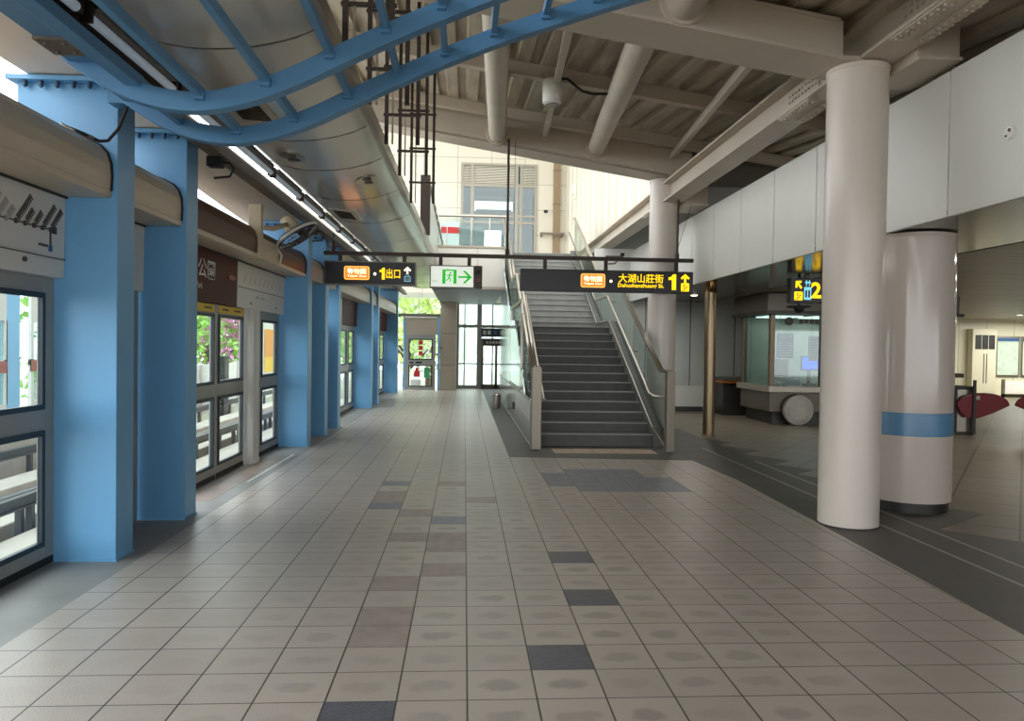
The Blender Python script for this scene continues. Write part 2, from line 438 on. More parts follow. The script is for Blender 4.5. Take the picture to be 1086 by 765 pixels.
# ------------------------------------------------------------------ floor
def build_floor():
    b = MB()
    # tiles of the concourse (material 0)
    R_ = [(3.02, -14), (3.02, 3.83), (3.12, 6.4), (3.18, 8.5), (3.10, 10.03)]
    b.face([(-2.40, -14, 0)] + [(x, y, 0) for x, y in R_] + [(0.632, 10.25, 0), (0.632, 26.9, 0), (-2.05, 26.9, 0)])
    # dark granite: round the stair and along the hall (1)
    b.mi = 1
    b.face([(0.632, 10.25, 0), (3.10, 10.03, 0), (4.05, 10.03, 0), (4.05, 26.9, 0), (0.632, 26.9, 0)])
    tooth = [(3.02, -14), (3.02, 3.83), (3.12, 6.4), (3.18, 8.5), (3.10, 10.03), (4.05, 10.03)]
    edge = [(4.9, -14), (4.6, 4.2), (4.9, 5.35), (4.08, 6.18), (4.88, 6.75), (4.50, 7.35), (4.10, 8.00), (4.48, 8.35), (4.08, 8.95), (4.46, 9.28), (4.12, 9.73), (4.48, 10.05), (4.06, 10.69),
            (4.46, 11.04), (4.05, 11.66), (4.40, 12.02), (4.05, 12.6)]
    b.face([(x, y, 0) for x, y in tooth] + [(x, y, 0) for x, y in reversed(edge)])
    # hall tiles (2)
    b.mi = 2
    b.face([(x, y, 0) for x, y in edge] + [(4.05, 26.9, 0), (26, 26.9, 0), (26, -14, 0)])
    # platform edge stone (3)
    b.mi = 3
    b.face([(-2.95, -14, 0), (-2.40, -14, 0), (-2.05, 26.9, 0), (-2.70, 26.9, 0)])
    fl = b.build('floor', [M['tile'], M['granite'], M['hall_tile'], M['granite_l']])
    structure(fl)
    def patch(nm, cells, m):
        p = MB()
        for i, j in cells:
            g = 0.004
            p.box(TX0 + i * TW + g, TX0 + (i + 1) * TW - g, TY0 + j * TD + g, TY0 + (j + 1) * TD - g, -0.02, 0.0015)
        p.build(nm, m, fl)
    patch('accent_tile', [(1, 1), (2, 4), (-2, -1), (2, 7)], M['accent'])
    blue = [(3, j) for j in (17, 18, 19)] + [(4, j) for j in (16, 17, 18, 19, 20)] + [(5, j) for j in (16, 17, 18, 19, 20)] + [(6, j) for j in (16, 17, 18, 19, 20)] + [(7, j) for j in (16, 17, 18)]
    patch('accent_tile', blue + [(-3, 13), (-3, 17), (-1, 11)], M['accent_b'])
    patch('accent_tile', [(-3, 14), (-3, 15), (-2, 12), (-1, 9), (-1, 8), (-2, 9), (-1, 6), (-2, 5), (-2, 2), (-2, 3), (0, 14), (-1, 17)], M['accent_p'])
    # inlaid lines of the hall edge
    p = MB()
    p.box(3.635, 3.665, -14, 11.3, -0.02, 0.0015); p.box(3.955, 3.985, -14, 10.0, -0.02, 0.0015)
    p.build('inlay_line', M['line'], fl)
    # tactile strip at the stair foot: five ribbed slabs
    for k in range(5):
        x0 = 1.30 + k * 0.30
        p = MB(); p.box(x0 + 0.004, x0 + 0.294, 10.66, 11.10, -0.02, 0.003)
        for r in range(6):
            yy = 10.70 + r * 0.068
            p.box(x0 + 0.02, x0 + 0.275, yy, yy + 0.034, 0.0, 0.007)
        p.build('tactile_slab', M['tactile'], fl, bevel=0.002)
    # door zone of the platform edge: reddish strips and white wear lines
    p = MB(LEFT)
    for k, y0 in enumerate((7.3, 8.25, 9.2)):
        p.box(-2.66, -2.42, y0, y0 + 0.9, -0.02, 0.002)
    p.build('door_zone_tile', mat('faded_red_tile', (160, 140, 128), 0.5, var=0.10, vscale=5), fl)
    p = MB(LEFT); p.box(-2.74, -2.69, 6.8, 9.75, -0.02, 0.003); p.box(-2.385, -2.345, 8.3, 10.4, -0.02, 0.003); p.box(-2.40, -2.30, 3.3, 3.9, -0.02, 0.003)
    p.build('white_edge_line', M['white_line'], fl)
    return fl
FLOOR = build_floor()

# ------------------------------------------------------------------ blue steel columns
def blue_column(y, label, depth=0.26, group='blue steel columns along the platform edge'):
    t = thing('blue_column', label, 'column', (-2.56, y + depth / 2, 0), group, xf=LEFT)
    b = MB(LEFT)
    b.prism([(-2.82, y, 0), (-2.36, y, 0), (-2.36, y, 3.24), (-3.02, y, 3.24), (-3.02, y, 2.60), (-2.82, y, 2.45)], (0, depth, 0))
    b.build('shaft', M['blue'], t, bevel=0.004)
    p = MB(LEFT); p.box(-3.06, -2.33, y - 0.07, y + depth + 0.03, 3.24, 3.27)
    p.build('top_plate', M['blue'], t)
    for k in range(6):
        x = -2.95 + k * 0.105
        q = MB(LEFT); q.cyl((x, y - 0.035, 3.205), (x, y - 0.035, 3.24), 0.017, n=6); q.cyl((x, y - 0.035, 3.195), (x, y - 0.035, 3.206), 0.009, n=8)
        q.build('bolt', M['bolt_blue'], t)
    p = MB(LEFT); p.box(-2.765, -2.352, y - 0.008, y + depth + 0.008, 0, 0.014)
    p.build('foot_plate', M['blue'], t)
    return t
blue_column(5.29, 'tall blue steel column beside the route map panel, wide face lit')
blue_column(6.515, 'blue steel column between the beige cowl and the brown cowl')
blue_column(11.17, 'blue steel column just behind the round fan on the brown cowl')
blue_column(12.45, 'blue steel column standing at the hanging exit 1 sign end, middle of three')
blue_column(13.62, 'blue steel column before the second pair of screen doors, last of three')
blue_column(17.95, 'far blue steel column just past the second screen doors')
blue_column(19.15, 'far blue steel column before the third, distant screen doors')
blue_column(23.9, 'last blue steel column, next to the emergency end door')

# ------------------------------------------------------------------ cowls over the screen doors
def cowl(y0, y1, m, label, under=None):
    t = thing('door_cowl', label, 'cowl', (-2.7, (y0 + y1) / 2, 2.5), 'rounded cowls over the platform doors', xf=LEFT)
    prof = [(-2.40, 2.52), (-2.395, 2.62), (-2.40, 2.70), (-2.425, 2.775), (-2.47, 2.825), (-2.55, 2.865), (-2.68, 2.91), (-2.85, 2.965), (-3.05, 3.0), (-3.05, 2.52)]
    b = MB(LEFT); b.prism([(x, y0, z) for x, z in prof], (0, y1 - y0, 0)); b.build('cowl_shell', m, t)
    u = MB(LEFT); u.box(-2.98, -2.395, y0, y1, 2.475, 2.525); u.build('soffit_ledge', M['cream'], t, bevel=0.01)
    for ye in (y0, y1 - 0.015):
        e = MB(LEFT); e.prism([(x + 0.012, ye, z + 0.006) for x, z in prof[:8]] + [(x - 0.012, ye, z - 0.012) for x, z in reversed(prof[:8])], (0, 0.014, 0))
        e.build('end_gasket', M['rubber'], t)
    return t
cowl(1.5, 5.285, M['cream'], 'rounded beige cowl above the route map panel')
cowl(5.56, 6.51, M['cream'], 'short rounded beige cowl between the two front blue columns')
BC = cowl(6.79, 11.16, M['brown'], 'glossy brown rounded cowl above the brown station name panel')
cowl(11.44, 12.44, M['cream'], 'short beige cowl behind the fan, first of two small ones')
cowl(12.72, 13.61, M['cream'], 'short beige cowl under the exit 1 hanging sign, second of two small ones')
cowl(13.89, 17.94, M['cream'], 'long beige cowl above the second pair of screen doors')
cowl(18.22, 19.14, M['cream'], 'short far beige cowl between the far blue column pair')
cowl(19.42, 23.89, M['cream'], 'long far beige cowl over the third screen doors')

# ------------------------------------------------------------------ screen doors
PX = -2.77
def pane_frame(t, y0, y1, z0, z1, seal=0.035, m='blue_seal', x=PX):
    g = MB(LEFT)
    xx = x + 0.012
    g.box(xx - 0.03, xx, y0, y1, z0, z0 + seal); g.box(xx - 0.03, xx, y0, y1, z1 - seal, z1)
    g.box(xx - 0.03, xx, y0, y0 + seal, z0 + seal, z1 - seal); g.box(xx - 0.03, xx, y1 - seal, y1, z0 + seal, z1 - seal)
    o = g.build('gasket', M[m], t)
    p = MB(LEFT); p.box(x - 0.014, x - 0.006, y0 + seal, y1 - seal, z0 + seal, z1 - seal)
    p.build('pane', M['glass'], o)
def leaf(name, label, cat, y0, y1, wins, group=None, strip=False, top=1.935, wz=((0.14, 0.91), (1.05, 1.82))):
    t = thing(name, label, cat, (PX, (y0 + y1) / 2, 0), group, xf=LEFT)
    f = MB(LEFT)
    ys = [y0] + [v for w in wins for v in w] + [y1]
    for i in range(0, len(ys), 2): f.box(PX - 0.045, PX, ys[i], ys[i + 1], 0.005, top)
    for w in wins:
        zz = [0.005] + [v for q in wz for v in q] + [top]
        for i in range(0, len(zz), 2): f.box(PX - 0.045, PX, w[0], w[1], zz[i], zz[i + 1])
    f.build('frame', M['door_grey'], t, bevel=0.003)
    for w in wins:
        for q in wz: pane_frame(t, w[0], w[1], q[0], q[1])
    k = MB(LEFT); k.box(PX - 0.002, PX + 0.006, y0 + 0.01, y1 - 0.01, 0.008, 0.055); k.build('kick_strip', M['rubber'], t)
    if strip:
        s = MB(LEFT); s.box(PX, PX + 0.006, y0 + 0.06, y1 - 0.06, 1.835, 1.92); so = s.build('notice_strip', M['yellow'], t)
        for a, bb in ((0.18, 0.40), (0.60, 0.85)):
            yy0 = y0 + (y1 - y0) * a; yy1 = y0 + (y1 - y0) * bb
            q = MB(LEFT)
            n = 7
            for i in range(n):
                ya = yy0 + (yy1 - yy0) * i / n
                q.box(PX + 0.006, PX + 0.008, ya, ya + (yy1 - yy0) / n * 0.7, 1.865 + 0.006 * (i % 2), 1.89)
            q.build('print', M['ink'], so)
    return t
leaf('fixed_screen_panel', 'grey glazed fixed screen panel under the route map, beside the first blue column', 'platform screen', 3.2, 5.28, [(3.3, 5.16)])
# narrow infill between the two blue columns
t = thing('infill_screen_panel', 'plain narrow grey screen panel between the two front blue columns', 'platform screen', (PX, 6.0, 0), xf=LEFT)
b = MB(LEFT); b.box(PX - 0.045, PX, 5.57, 6.44, 0.005, 1.93); b.build('panel', M['door_grey'], t, bevel=0.004)
b = MB(LEFT); b.box(PX - 0.01, PX + 0.012, 6.25, 6.30, 0.005, 1.93); b.build('joint_strip', M['seal'], t)
b = MB(LEFT); b.box(PX - 0.01, PX + 0.03, 6.31, 6.49, 0.005, 1.93); b.build('edge_post', M['door_grey'], t)
leaf('screen_door_leaf', 'sliding glass screen door leaf, its front edge hidden by the second blue column', 'platform door', 7.52, 8.47, [(7.62, 8.40)], 'sliding screen door leaves', strip=True)
leaf('screen_door_leaf', 'sliding glass screen door leaf with full yellow notice strip, next to the pale door post', 'platform door', 8.49, 9.48, [(8.55, 9.43)], 'sliding screen door leaves', strip=True)
t = thing('door_post', 'pale rounded post between the sliding screen doors and the narrow fixed panel', 'post', (-2.70, 9.62, 0), xf=LEFT)
b = MB(LEFT); b.prism([(-2.80, 9.50, 0), (-2.70, 9.50, 0), (-2.665, 9.53, 0), (-2.65, 9.60, 0), (-2.65, 9.72, 0), (-2.665, 9.79, 0), (-2.70, 9.83, 0), (-2.80, 9.83, 0)], (0, 0, 1.935))
b.build('shell', M['white_panel'], t)
b = MB(LEFT); b.box(-2.70, -2.645, 9.56, 9.76, 0, 0.05); b.build('foot_cap', M['white'], t)
leaf('fixed_screen_panel', 'narrow fixed glazed screen panel with an orange poster seen through it, beside the post', 'platform screen', 9.86, 11.15, [(10.24, 11.00)])
leaf('fixed_screen_panel', 'grey screen panel beside the third column of the blue trio', 'platform screen', 13.9, 15.0, [(14.02, 14.9)])
leaf('screen_door_leaf', 'first leaf of the second pair of screen doors, further along the platform', 'platform door', 16.05, 17.03, [(16.12, 16.92)], 'sliding screen door leaves')
leaf('screen_door_leaf', 'second leaf of the second pair of screen doors, touching the far blue column', 'platform door', 17.05, 17.93, [(17.14, 17.86)], 'sliding screen door leaves')
leaf('fixed_screen_panel', 'grey solid-looking screen panel between trio and second doors', 'platform screen', 15.05, 16.03, [(15.2, 15.95)])
leaf('screen_door_leaf', 'distant screen door leaf, the one further from the end door', 'platform door', 21.6, 22.6, [(21.7, 22.5)], 'sliding screen door leaves')
leaf('screen_door_leaf', 'distant screen door leaf next to the last blue column', 'platform door', 22.65, 23.85, [(22.75, 23.75)], 'sliding screen door leaves')

# header panels above the doors
def header(y0, y1, m, label, name='header_panel', screws=True, hi=2.462, lo=1.925):
    t = thing(name, label, 'sign panel', (-2.72, (y0 + y1) / 2, lo), 'header panels over the screen doors', xf=LEFT)
    b = MB(LEFT); b.prism([(-2.80, y0, lo), (-2.705, y0, lo), (-2.695, y0, hi), (-2.80, y0, hi)], (0, y1 - y0, 0)); b.build('panel', m, t, bevel=0.004)
    d = MB(LEFT); d.box(-2.80, -2.68, y0, y1, hi, hi + 0.013); d.build('top_trim', M['joint'], t)
    if screws:
        for k in (0.25, 0.8):
            yy = y0 + (y1 - y0) * k
            s = MB(LEFT); s.cyl((-2.71, yy, lo + 0.07), (-2.698, yy, lo + 0.07), 0.016, n=14); s.build('lock', M['ink'], t)
    return t
def onL(p): return LEFT @ Vector(p)
RY = (LEFT.to_3x3() @ Vector((0, 1, 0)))
rm = header(3.2, 5.28, M['white_panel'], 'white route map panel with a dotted line diagram above the fixed screen', 'route_map_panel', False)
s = MB(LEFT); s.cyl((-2.71, 4.82, 2.005), (-2.69, 4.82, 2.005), 0.016, n=14); s.build('lock', M['ink'], rm)
b = MB(LEFT); b.box(-2.702, -2.692, 3.2, 5.28, 2.045, 2.050); b.build('fold_line', M['ink'], rm)
b = MB(LEFT)
b.box(-2.700, -2.6925, 3.25, 5.10, 2.222, 2.230)
b.box(-2.700, -2.692, 5.095, 5.105, 2.11, 2.226)
b.build('route_line', M['ink'], rm)
for k in range(15):
    yy = 5.10 - k * 0.093
    b = MB(LEFT); b.cyl((-2.70, yy, 2.226), (-2.690, yy, 2.226), 0.017, n=14); b.build('station_dot', M['ink'] if k < 5 else M['station_grey'], rm)
    b = MB(LEFT)
    ln = (0.17, 0.19, 0.10, 0.11, 0.20, 0.09, 0.12)[k % 7]
    for i in range(int(ln / 0.02)):
        a = 0.03 + i * 0.02
        c = Vector((-2.694, yy + a * 0.72, 2.236 + a * 0.80))
        b.bar(c + Vector((0, -0.009, -0.010)), c + Vector((0, 0.0, 0.0)), 0.004, 0.030, up=(0, 0.7, -0.7))
        b.bar(c + Vector((0, 0.012, -0.022)), c + Vector((0, 0.017, -0.016)), 0.004, 0.012, up=(0, 0.7, -0.7))
    b.build('station_name', M['ink'] if k < 5 else M['station_grey'], rm)
b = MB(LEFT); b.box(-2.70, -2.691, 5.085, 5.115, 2.085, 2.125); b.build('end_marker', M['ink_b'], rm)
b = MB(LEFT); b.box(-2.70, -2.691, 5.125, 5.165, 2.205, 2.25); b.build('end_marker', M['ink'], rm)
b = MB(LEFT)
for i in range(5): b.box(-2.70, -2.692, 4.97 + i * 0.02, 4.985 + i * 0.02, 2.11, 2.125)
b.build('legend', M['ink'], rm)
header(5.57, 6.50, M['white_panel'], 'blank white header panel between the two front blue columns', screws=False)
sn = header(6.8, 8.98, M['brown_panel'], 'brown station name panel with white characters above the screen doors', 'station_name_panel')
text('大湖公園', M['sign_dim'], sn, onL((-2.693, 7.70, 2.265)), RY, (0, 0, 1), h=0.20, w=1.02, bold=0.012)
text('Dahu Park', M['sign_dim'], sn, onL((-2.696, 7.66, 2.085)), RY, (0, 0, 1), h=0.062, bold=0.008)
b = MB(LEFT)
b.prism([(-2.70, 8.76 + 0.13 * math.cos(a * PI / 12), 2.245 + 0.028 * math.sin(a * PI / 12)) for a in range(24)], (0.012, 0, 0)); b.build('warning_lamp', M['red_dark'], sn)
wp = header(8.99, 11.15, M['white_panel'], 'white header panel with faint grey markings beside the brown name panel')
b = MB(LEFT); b.box(-2.702, -2.694, 9.02, 11.12, 2.165, 2.172); b.build('fold_line', M['ink'], wp)
b = MB(LEFT)
for k in range(9):
    for i in range(4): b.box(-2.70, -2.6945, 9.25 + k * 0.20 + i * 0.02, 9.265 + k * 0.20 + i * 0.02, 2.24 + i * 0.028, 2.262 + i * 0.028)
for y in (9.75, 9.98): b.box(-2.702, -2.696, y, y + 0.14, 2.07, 2.10)
b.build('faint_print', mat('faint_print', (186, 184, 180), 0.5), wp)
header(13.9, 15.95, M['door_grey'], 'grey header panel above the panels past the blue trio', screws=False)
header(16.0, 17.93, M['brown_panel'], 'dark brown header panel above the second pair of screen doors', screws=False)
header(11.45, 12.44, M['white_panel'], 'small white header behind the fan-side blue column', screws=False)
header(19.4, 23.88, M['brown_panel'], 'long brown header above the third screen doors', screws=False)
for ya, yb in ((11.45, 12.44), (12.74, 13.60), (18.24, 19.13), (19.43, 21.55)):
    q = MB(LEFT); q.box(PX - 0.045, PX, ya, yb, 0.005, 1.94)
    o = q.build('infill_screen_panel', M['door_grey'], bevel=0.004)
    tag(o, {11.45: 'plain grey infill panel between first and second columns of the blue trio', 12.74: 'plain grey infill panel between second and third columns of the blue trio',
            18.24: 'plain grey infill panel between the far blue column pair', 19.43: 'long plain grey infill panel before the distant screen doors'}[ya], 'platform screen')

# fan on the brown cowl
def fan():
    t = thing('wall_fan', 'round black wire fan on a beige bracket over the brown cowl', 'fan', (-2.45, 9.2, 2.75), xf=LEFT)
    b = MB(LEFT); b.box(-2.50, -2.36, 8.72, 8.82, 2.46, 3.08); b.build('bracket_plate', M['beige'], t, bevel=0.006)
    b = MB(LEFT); b.box(-2.40, -2.375, 8.83, 9.55, 2.47, 2.72)
    for k in range(6): b.box(-2.376, -2.366, 8.90 + k * 0.06, 8.93 + k * 0.06, 2.60, 2.70)
    b.build('speed_box', M['beige'], t, bevel=0.004)
    b = MB(LEFT); b.tube([(-2.38, 9.50, 2.68), (-2.34, 9.55, 2.60), (-2.35, 9.53, 2.50)], 0.014); b.build('cable', M['white_panel'], t)
    C = Vector((-2.17, 9.55, 2.88)); ax = Vector((0.55, 0.0, -0.83)).normalized()
    b = MB(LEFT); b.tube([(-2.42, 8.85, 2.84), (-2.32, 9.1, 2.86), C - ax * 0.14], 0.028); b.build('arm', M['beige'], t)
    b = MB(LEFT); b.cyl(C - ax * 0.22, C - ax * 0.03, 0.085, 0.10, n=24); b.build('motor', M['beige'], t)
    u = ax.orthogonal().normalized(); w = ax.cross(u)
    def ring(r, off, th):
        pts = [C + ax * off + (u * math.cos(2 * PI * k / 48) + w * math.sin(2 * PI * k / 48)) * r for k in range(49)]
        return pts, th
    g = MB(LEFT); p, q = ring(0.275, 0.03, 0.017); g.tube(p, q, n=8); g.build('rim_ring', M['white_panel'], t)
    g = MB(LEFT)
    for r, off, th in ((0.27, 0.02, 0.013), (0.27, 0.06, 0.008), (0.20, 0.09, 0.004), (0.13, 0.10, 0.004), (0.06, 0.105, 0.012)):
        p, q = ring(r, off, th); g.tube(p, q, n=6)
    for k in range(28):
        d = u * math.cos(2 * PI * k / 28) + w * math.sin(2 * PI * k / 28)
        g.tube([C + d * 0.05 + ax * 0.105, C + d * 0.19 + ax * 0.095, C + d * 0.27 + ax * 0.04, C + d * 0.22 - ax * 0.03, C + d * 0.09 - ax * 0.04], 0.0025, n=4)
    g.build('guard', M['fan_grey'], t)
    for k in range(3):
        a = 2 * PI * k / 3 + 0.4
        d = u * math.cos(a) + w * math.sin(a); e = u * math.cos(a + 0.75) + w * math.sin(a + 0.75)
        h = MB(LEFT); h.prism([C + d * 0.04 + ax * 0.03, C + d * 0.23 + ax * 0.05, C + (d + e) * 0.128 + ax * 0.03, C + e * 0.20 + ax * 0.005, C + e * 0.04 + ax * 0.01], ax * 0.004)
        h.build('blade', M['dark_steel'], t)
fan()
# cable clipped along the cowl of the first column
t = thing('cable', 'black cable running over the beige cowl edge to the blue arch truss', 'cable', tuple(LEFT @ Vector((-2.42, 5.27, 2.8))))
b = MB(LEFT); b.tube([(-2.58, 5.05, 2.885), (-2.50, 5.12, 2.86), (-2.44, 5.2, 2.835), (-2.40, 5.24, 2.85), (-2.34, 5.25, 2.93), (-2.28, 5.24, 3.06), (-2.25, 5.22, 3.14)], 0.011); b.build('cable_run', M['rubber'], t)
b = MB(LEFT); b.tube([(-2.60, 5.03, 2.89), (-2.46, 5.17, 2.845)], 0.014); b.build('clip', M['stainless'], t)

# ------------------------------------------------------------------ soffit, channel, curved silver ceiling
b = MB(); b.prism([(-2.90, -13.4, 3.28), (-2.93, 5.2, 3.28), (-3.09, 8.8, 3.28), (-3.34, 12.9, 3.28), (-3.75, 25.2, 3.28), (-2.03, 25.2, 3.28), (-2.56, -13.4, 3.28)], (0, 0, 0.10))
structure(b.build('ceiling', M['soffit']), 'flat white soffit above the blue columns', 'ceiling')
b = MB(LEFT); b.box(-2.30, -2.21, -13.4, 25.0, 3.16, 3.29); b.box(-2.215, -2.17, -13.4, 25.0, 3.16, 3.19)
structure(b.build('trim_1', M['channel'], bevel=0.004), 'brown channel along the edge of the white soffit', 'trim')

BP = [(-2.17, 3.52), (-2.15, 3.45), (-2.05, 3.385), (-1.94, 3.345), (-1.80, 3.315), (-1.66, 3.30), (-1.52, 3.30), (-1.36, 3.312), (-1.20, 3.342), (-1.05, 3.385), (-0.93, 3.44), (-0.885, 3.485)]
def bz(x):
    for (xa, za), (xb, zb) in zip(BP[1:], BP[2:]):
        if xa <= x <= xb: return za + (zb - za) * (x - xa) / (xb - xa)
    return 3.4
def bfine():
    out = []
    P = [Vector((x, 0, z)) for x, z in BP]
    for i in range(len(P) - 1):
        p0 = P[max(i - 1, 0)]; p1 = P[i]; p2 = P[i + 1]; p3 = P[min(i + 2, len(P) - 1)]
        for k in range(5):
            t = k / 5
            q = 0.5 * ((2 * p1) + (p2 - p0) * t + (2 * p0 - 5 * p1 + 4 * p2 - p3) * t * t + (3 * p1 - p0 - 3 * p2 + p3) * t ** 3)
            out.append((q.x, q.z))
    out.append(BP[-1]); return out
BUL = thing('curved_ceiling', 'long curved silver metal ceiling running over the platform walkway', 'ceiling panel', (-1.5, 11.5, 3.3), xf=LEFT)
seams = [-13.4, -11.3, -9.2, -7.1, -5.0, -2.9, -0.9, 0.9, 2.75, 4.75, 6.82, 7.95, 9.55, 11.3, 13.4, 15.5, 17.6, 19.7, 21.8, 23.9]
for ya, yb in zip(seams, seams[1:]):
    b = MB(LEFT)
    fine = bfine()
    b.prism([(x, ya + 0.005, z) for x, z in fine] + [(x, ya + 0.005, z + 0.012) for x, z in reversed(fine)], (0, yb - ya - 0.01, 0))
    o = b.build('panel', M['bulge'], BUL)
for y in seams:
    b = MB(LEFT)
    pr = [(x, y - 0.009, z - 0.004) for x, z in BP] + [(x, y - 0.009, z + 0.03) for x, z in reversed(BP)]
    b.prism(pr, (0, 0.018, 0))
    b.build('seam', M['bulge_seam'], BUL)
b = MB(LEFT)
b.prism([(-0.895, -13.4, 3.47), (-0.865, -13.4, 3.50), (-0.865, -13.4, 3.62), (-0.89, -13.4, 3.62), (-0.89, -13.4, 3.51), (-0.905, -13.4, 3.49)], (0, 37.4, 0))
b.build('rim', M['stainless'], BUL)
b = MB(LEFT); b.prism([(-2.19, -13.4, 3.44), (-2.16, -13.4, 3.46), (-2.20, -13.4, 3.56), (-2.30, -13.4, 3.40), (-2.30, -13.4, 3.37)], (0, 19.6, 0)); b.build('side_closure', M['channel'], BUL)
def louvre(x0, x1, y0, y1, label):
    z = bz((x0 + x1) / 2)
    t = thing('air_vent', label, 'vent', ((x0 + x1) / 2, (y0 + y1) / 2, z), 'vents in the curved ceiling', xf=LEFT)
    sl = (bz(x1) - bz(x0)) / (x1 - x0)
    def zz(x): return bz(x0) + sl * (x - x0)
    f = MB(LEFT)
    for xa, xb, ya, yb in ((x0 - 0.04, x0, y0 - 0.03, y1 + 0.03), (x1, x1 + 0.05, y0 - 0.03, y1 + 0.03), (x0, x1, y0 - 0.03, y0), (x0, x1, y1, y1 + 0.03)):
        f.hexa([(xa, ya, zz(xa) - 0.022), (xb, ya, zz(xb) - 0.022), (xb, yb, zz(xb) - 0.022), (xa, yb, zz(xa) - 0.022), (xa, ya, zz(xa) + 0.02), (xb, ya, zz(xb) + 0.02), (xb, yb, zz(xb) + 0.02), (xa, yb, zz(xa) + 0.02)])
    f.build('frame', M['bulge'], t)
    f = MB(LEFT)
    f.hexa([(x0, y0, zz(x0) - 0.004), (x1, y0, zz(x1) - 0.004), (x1, y1, zz(x1) - 0.004), (x0, y1, zz(x0) - 0.004), (x0, y0, zz(x0)), (x1, y0, zz(x1)), (x1, y1, zz(x1)), (x0, y1, zz(x0))])
    n = int((y1 - y0) / 0.05)
    for k in range(n):
        y = y0 + (k + 0.5) * (y1 - y0) / n
        f.hexa([(x0, y - 0.014, zz(x0) - 0.018), (x1, y - 0.014, zz(x1) - 0.018), (x1, y + 0.004, zz(x1) - 0.018), (x0, y + 0.004, zz(x0) - 0.018),
                (x0, y + 0.004, zz(x0) - 0.004), (x1, y + 0.004, zz(x1) - 0.004), (x1, y + 0.014, zz(x1) - 0.004), (x0, y + 0.014, zz(x0) - 0.004)])
    f.build('louvre', M['vent'], t)
louvre(-1.80, -1.56, 5.62, 6.22, 'bronze louvred vent framed by the blue arch truss')
louvre(-1.86, -1.62, 10.3, 10.95, 'bronze louvred vent ahead of the exit 1 sign')
def oval_light(x, y, label):
    z = bz(x)
    t = thing('recessed_downlight', label, 'downlight', (x, y, z), 'oval fittings in the curved ceiling', xf=LEFT)
    n = 28
    b = MB(LEFT); v = []
    for k in range(n):
        a = 2 * PI * k / n; v.append((x + 0.115 * math.cos(a), y + 0.19 * math.sin(a), bz(x + 0.115 * math.cos(a)) - 0.014))
    b.prism(v, (0, 0, 0.02)); b.build('trim_ring', M['stainless'], t)
    for s in (-1, 1):
        b = MB(LEFT); b.lathe((x + 0.03 * 0, y + s * 0.085, bz(x) - 0.022), [(0.055, 0.0), (0.062, 0.012)], n=18); b.build('socket', M['bulge_seam'], t)
    return t
oval_light(-1.16, 8.58, 'oval twin downlight near the curved ceiling rim')
oval_light(-1.70, 7.40, 'blank oval cover plate just past the blue arch truss')
# fluorescent tubes
k = 0
tube_labels = ['white tube lamp at the start of the row, mostly cut by the frame top', 'white tube lamp just behind the thick blue edge beam', 'white tube lamp seen between the two blue arches', 'white tube lamp just past the blue arches',
               'white tube lamp beside the white soffit before the fan', 'white tube lamp level with the fan', 'white tube lamp just past the fan', 'white tube lamp right before the exit 1 sign', 'white tube lamp above the exit 1 sign',
               'white tube lamp past the exit 1 sign', 'far white tube lamp, second past the sign', 'far white tube lamp, third past the sign', 'last white tube lamp by the end of the platform']
for y in [3.05, 4.35, 5.62, 6.92, 8.2, 9.5, 10.8, 12.1, 13.4, 14.7, 16.0, 17.3, 18.6]:
    t = thing('tube_lamp', tube_labels[k], 'lamp', (-2.09, y + 0.6, 3.3), 'tube lamps beside the white soffit', xf=LEFT)
    b = MB(LEFT); b.cyl((-2.09, y, 3.30), (-2.09, y + 1.17, 3.30), 0.028, n=14); b.build('tube', M['tube'], t)
    b = MB(LEFT); b.box(-2.15, -2.04, y + 0.05, y + 1.12, 3.335, 3.37); b.build('batten', M['channel'], t)
    for e in (y - 0.02, y + 1.17):
        b = MB(LEFT); b.box(-2.125, -2.06, e, e + 0.025, 3.265, 3.37); b.build('holder', M['dark_steel'], t)
    k += 1
# small dark boxes on the channel
for (y, lab) in ((6.93, 'black junction box with a cable loop beside the second blue column'), (11.0, 'small black box on the brown channel near the fan')):
    t = thing('junction_box', lab, 'box', (-2.27, y, 3.1), xf=LEFT)
    b = MB(LEFT); b.box(-2.33, -2.20, y - 0.06, y + 0.06, 3.075, 3.165); b.build('housing', M['rubber'], t, bevel=0.01)
    b = MB(LEFT); b.tube([(-2.21, y, 3.12), (-2.13, y - 0.02, 3.11), (-2.10, y - 0.02, 3.06), (-2.13, y - 0.02, 2.99), (-2.27, y - 0.02, 2.975)], 0.011); b.build('cable', M['rubber'], t)

# ------------------------------------------------------------------ blue arch truss overhead
ARC = [(-2.27, 3.150), (-2.16, 3.075), (-2.04, 3.005), (-1.86, 2.930), (-1.66, 2.893), (-1.47, 2.900), (-1.24, 2.958), (-1.0, 3.058), (-0.8, 3.160), (-0.6, 3.262), (-0.28, 3.415), (0.02, 3.548), (0.28, 3.655), (0.66, 3.795), (1.06, 3.935), (1.6, 4.11)]
def arcz(x):
    for (xa, za), (xb, zb) in zip(ARC, ARC[1:]):
        if xa <= x <= xb: return za + (zb - za) * (x - xa) / (xb - xa)
    return ARC[-1][1]
def smooth_arc():
    P = [Vector((x, 0, z)) for x, z in ARC]; out = []
    for i in range(len(P) - 1):
        p0 = P[max(i - 1, 0)]; p1 = P[i]; p2 = P[i + 1]; p3 = P[min(i + 2, len(P) - 1)]
        for s in range(4):
            t = s / 4
            out.append(0.5 * ((2 * p1) + (p2 - p0) * t + (2 * p0 - 5 * p1 + 4 * p2 - p3) * t * t + (3 * p1 - p0 - 3 * p2 + p3) * t ** 3))
    out.append(P[-1]); return out
TR = thing('arch_truss', 'overhead blue steel truss of curved rails joined by straight rungs', 'truss', (-0.6, 4.85, 2.83))
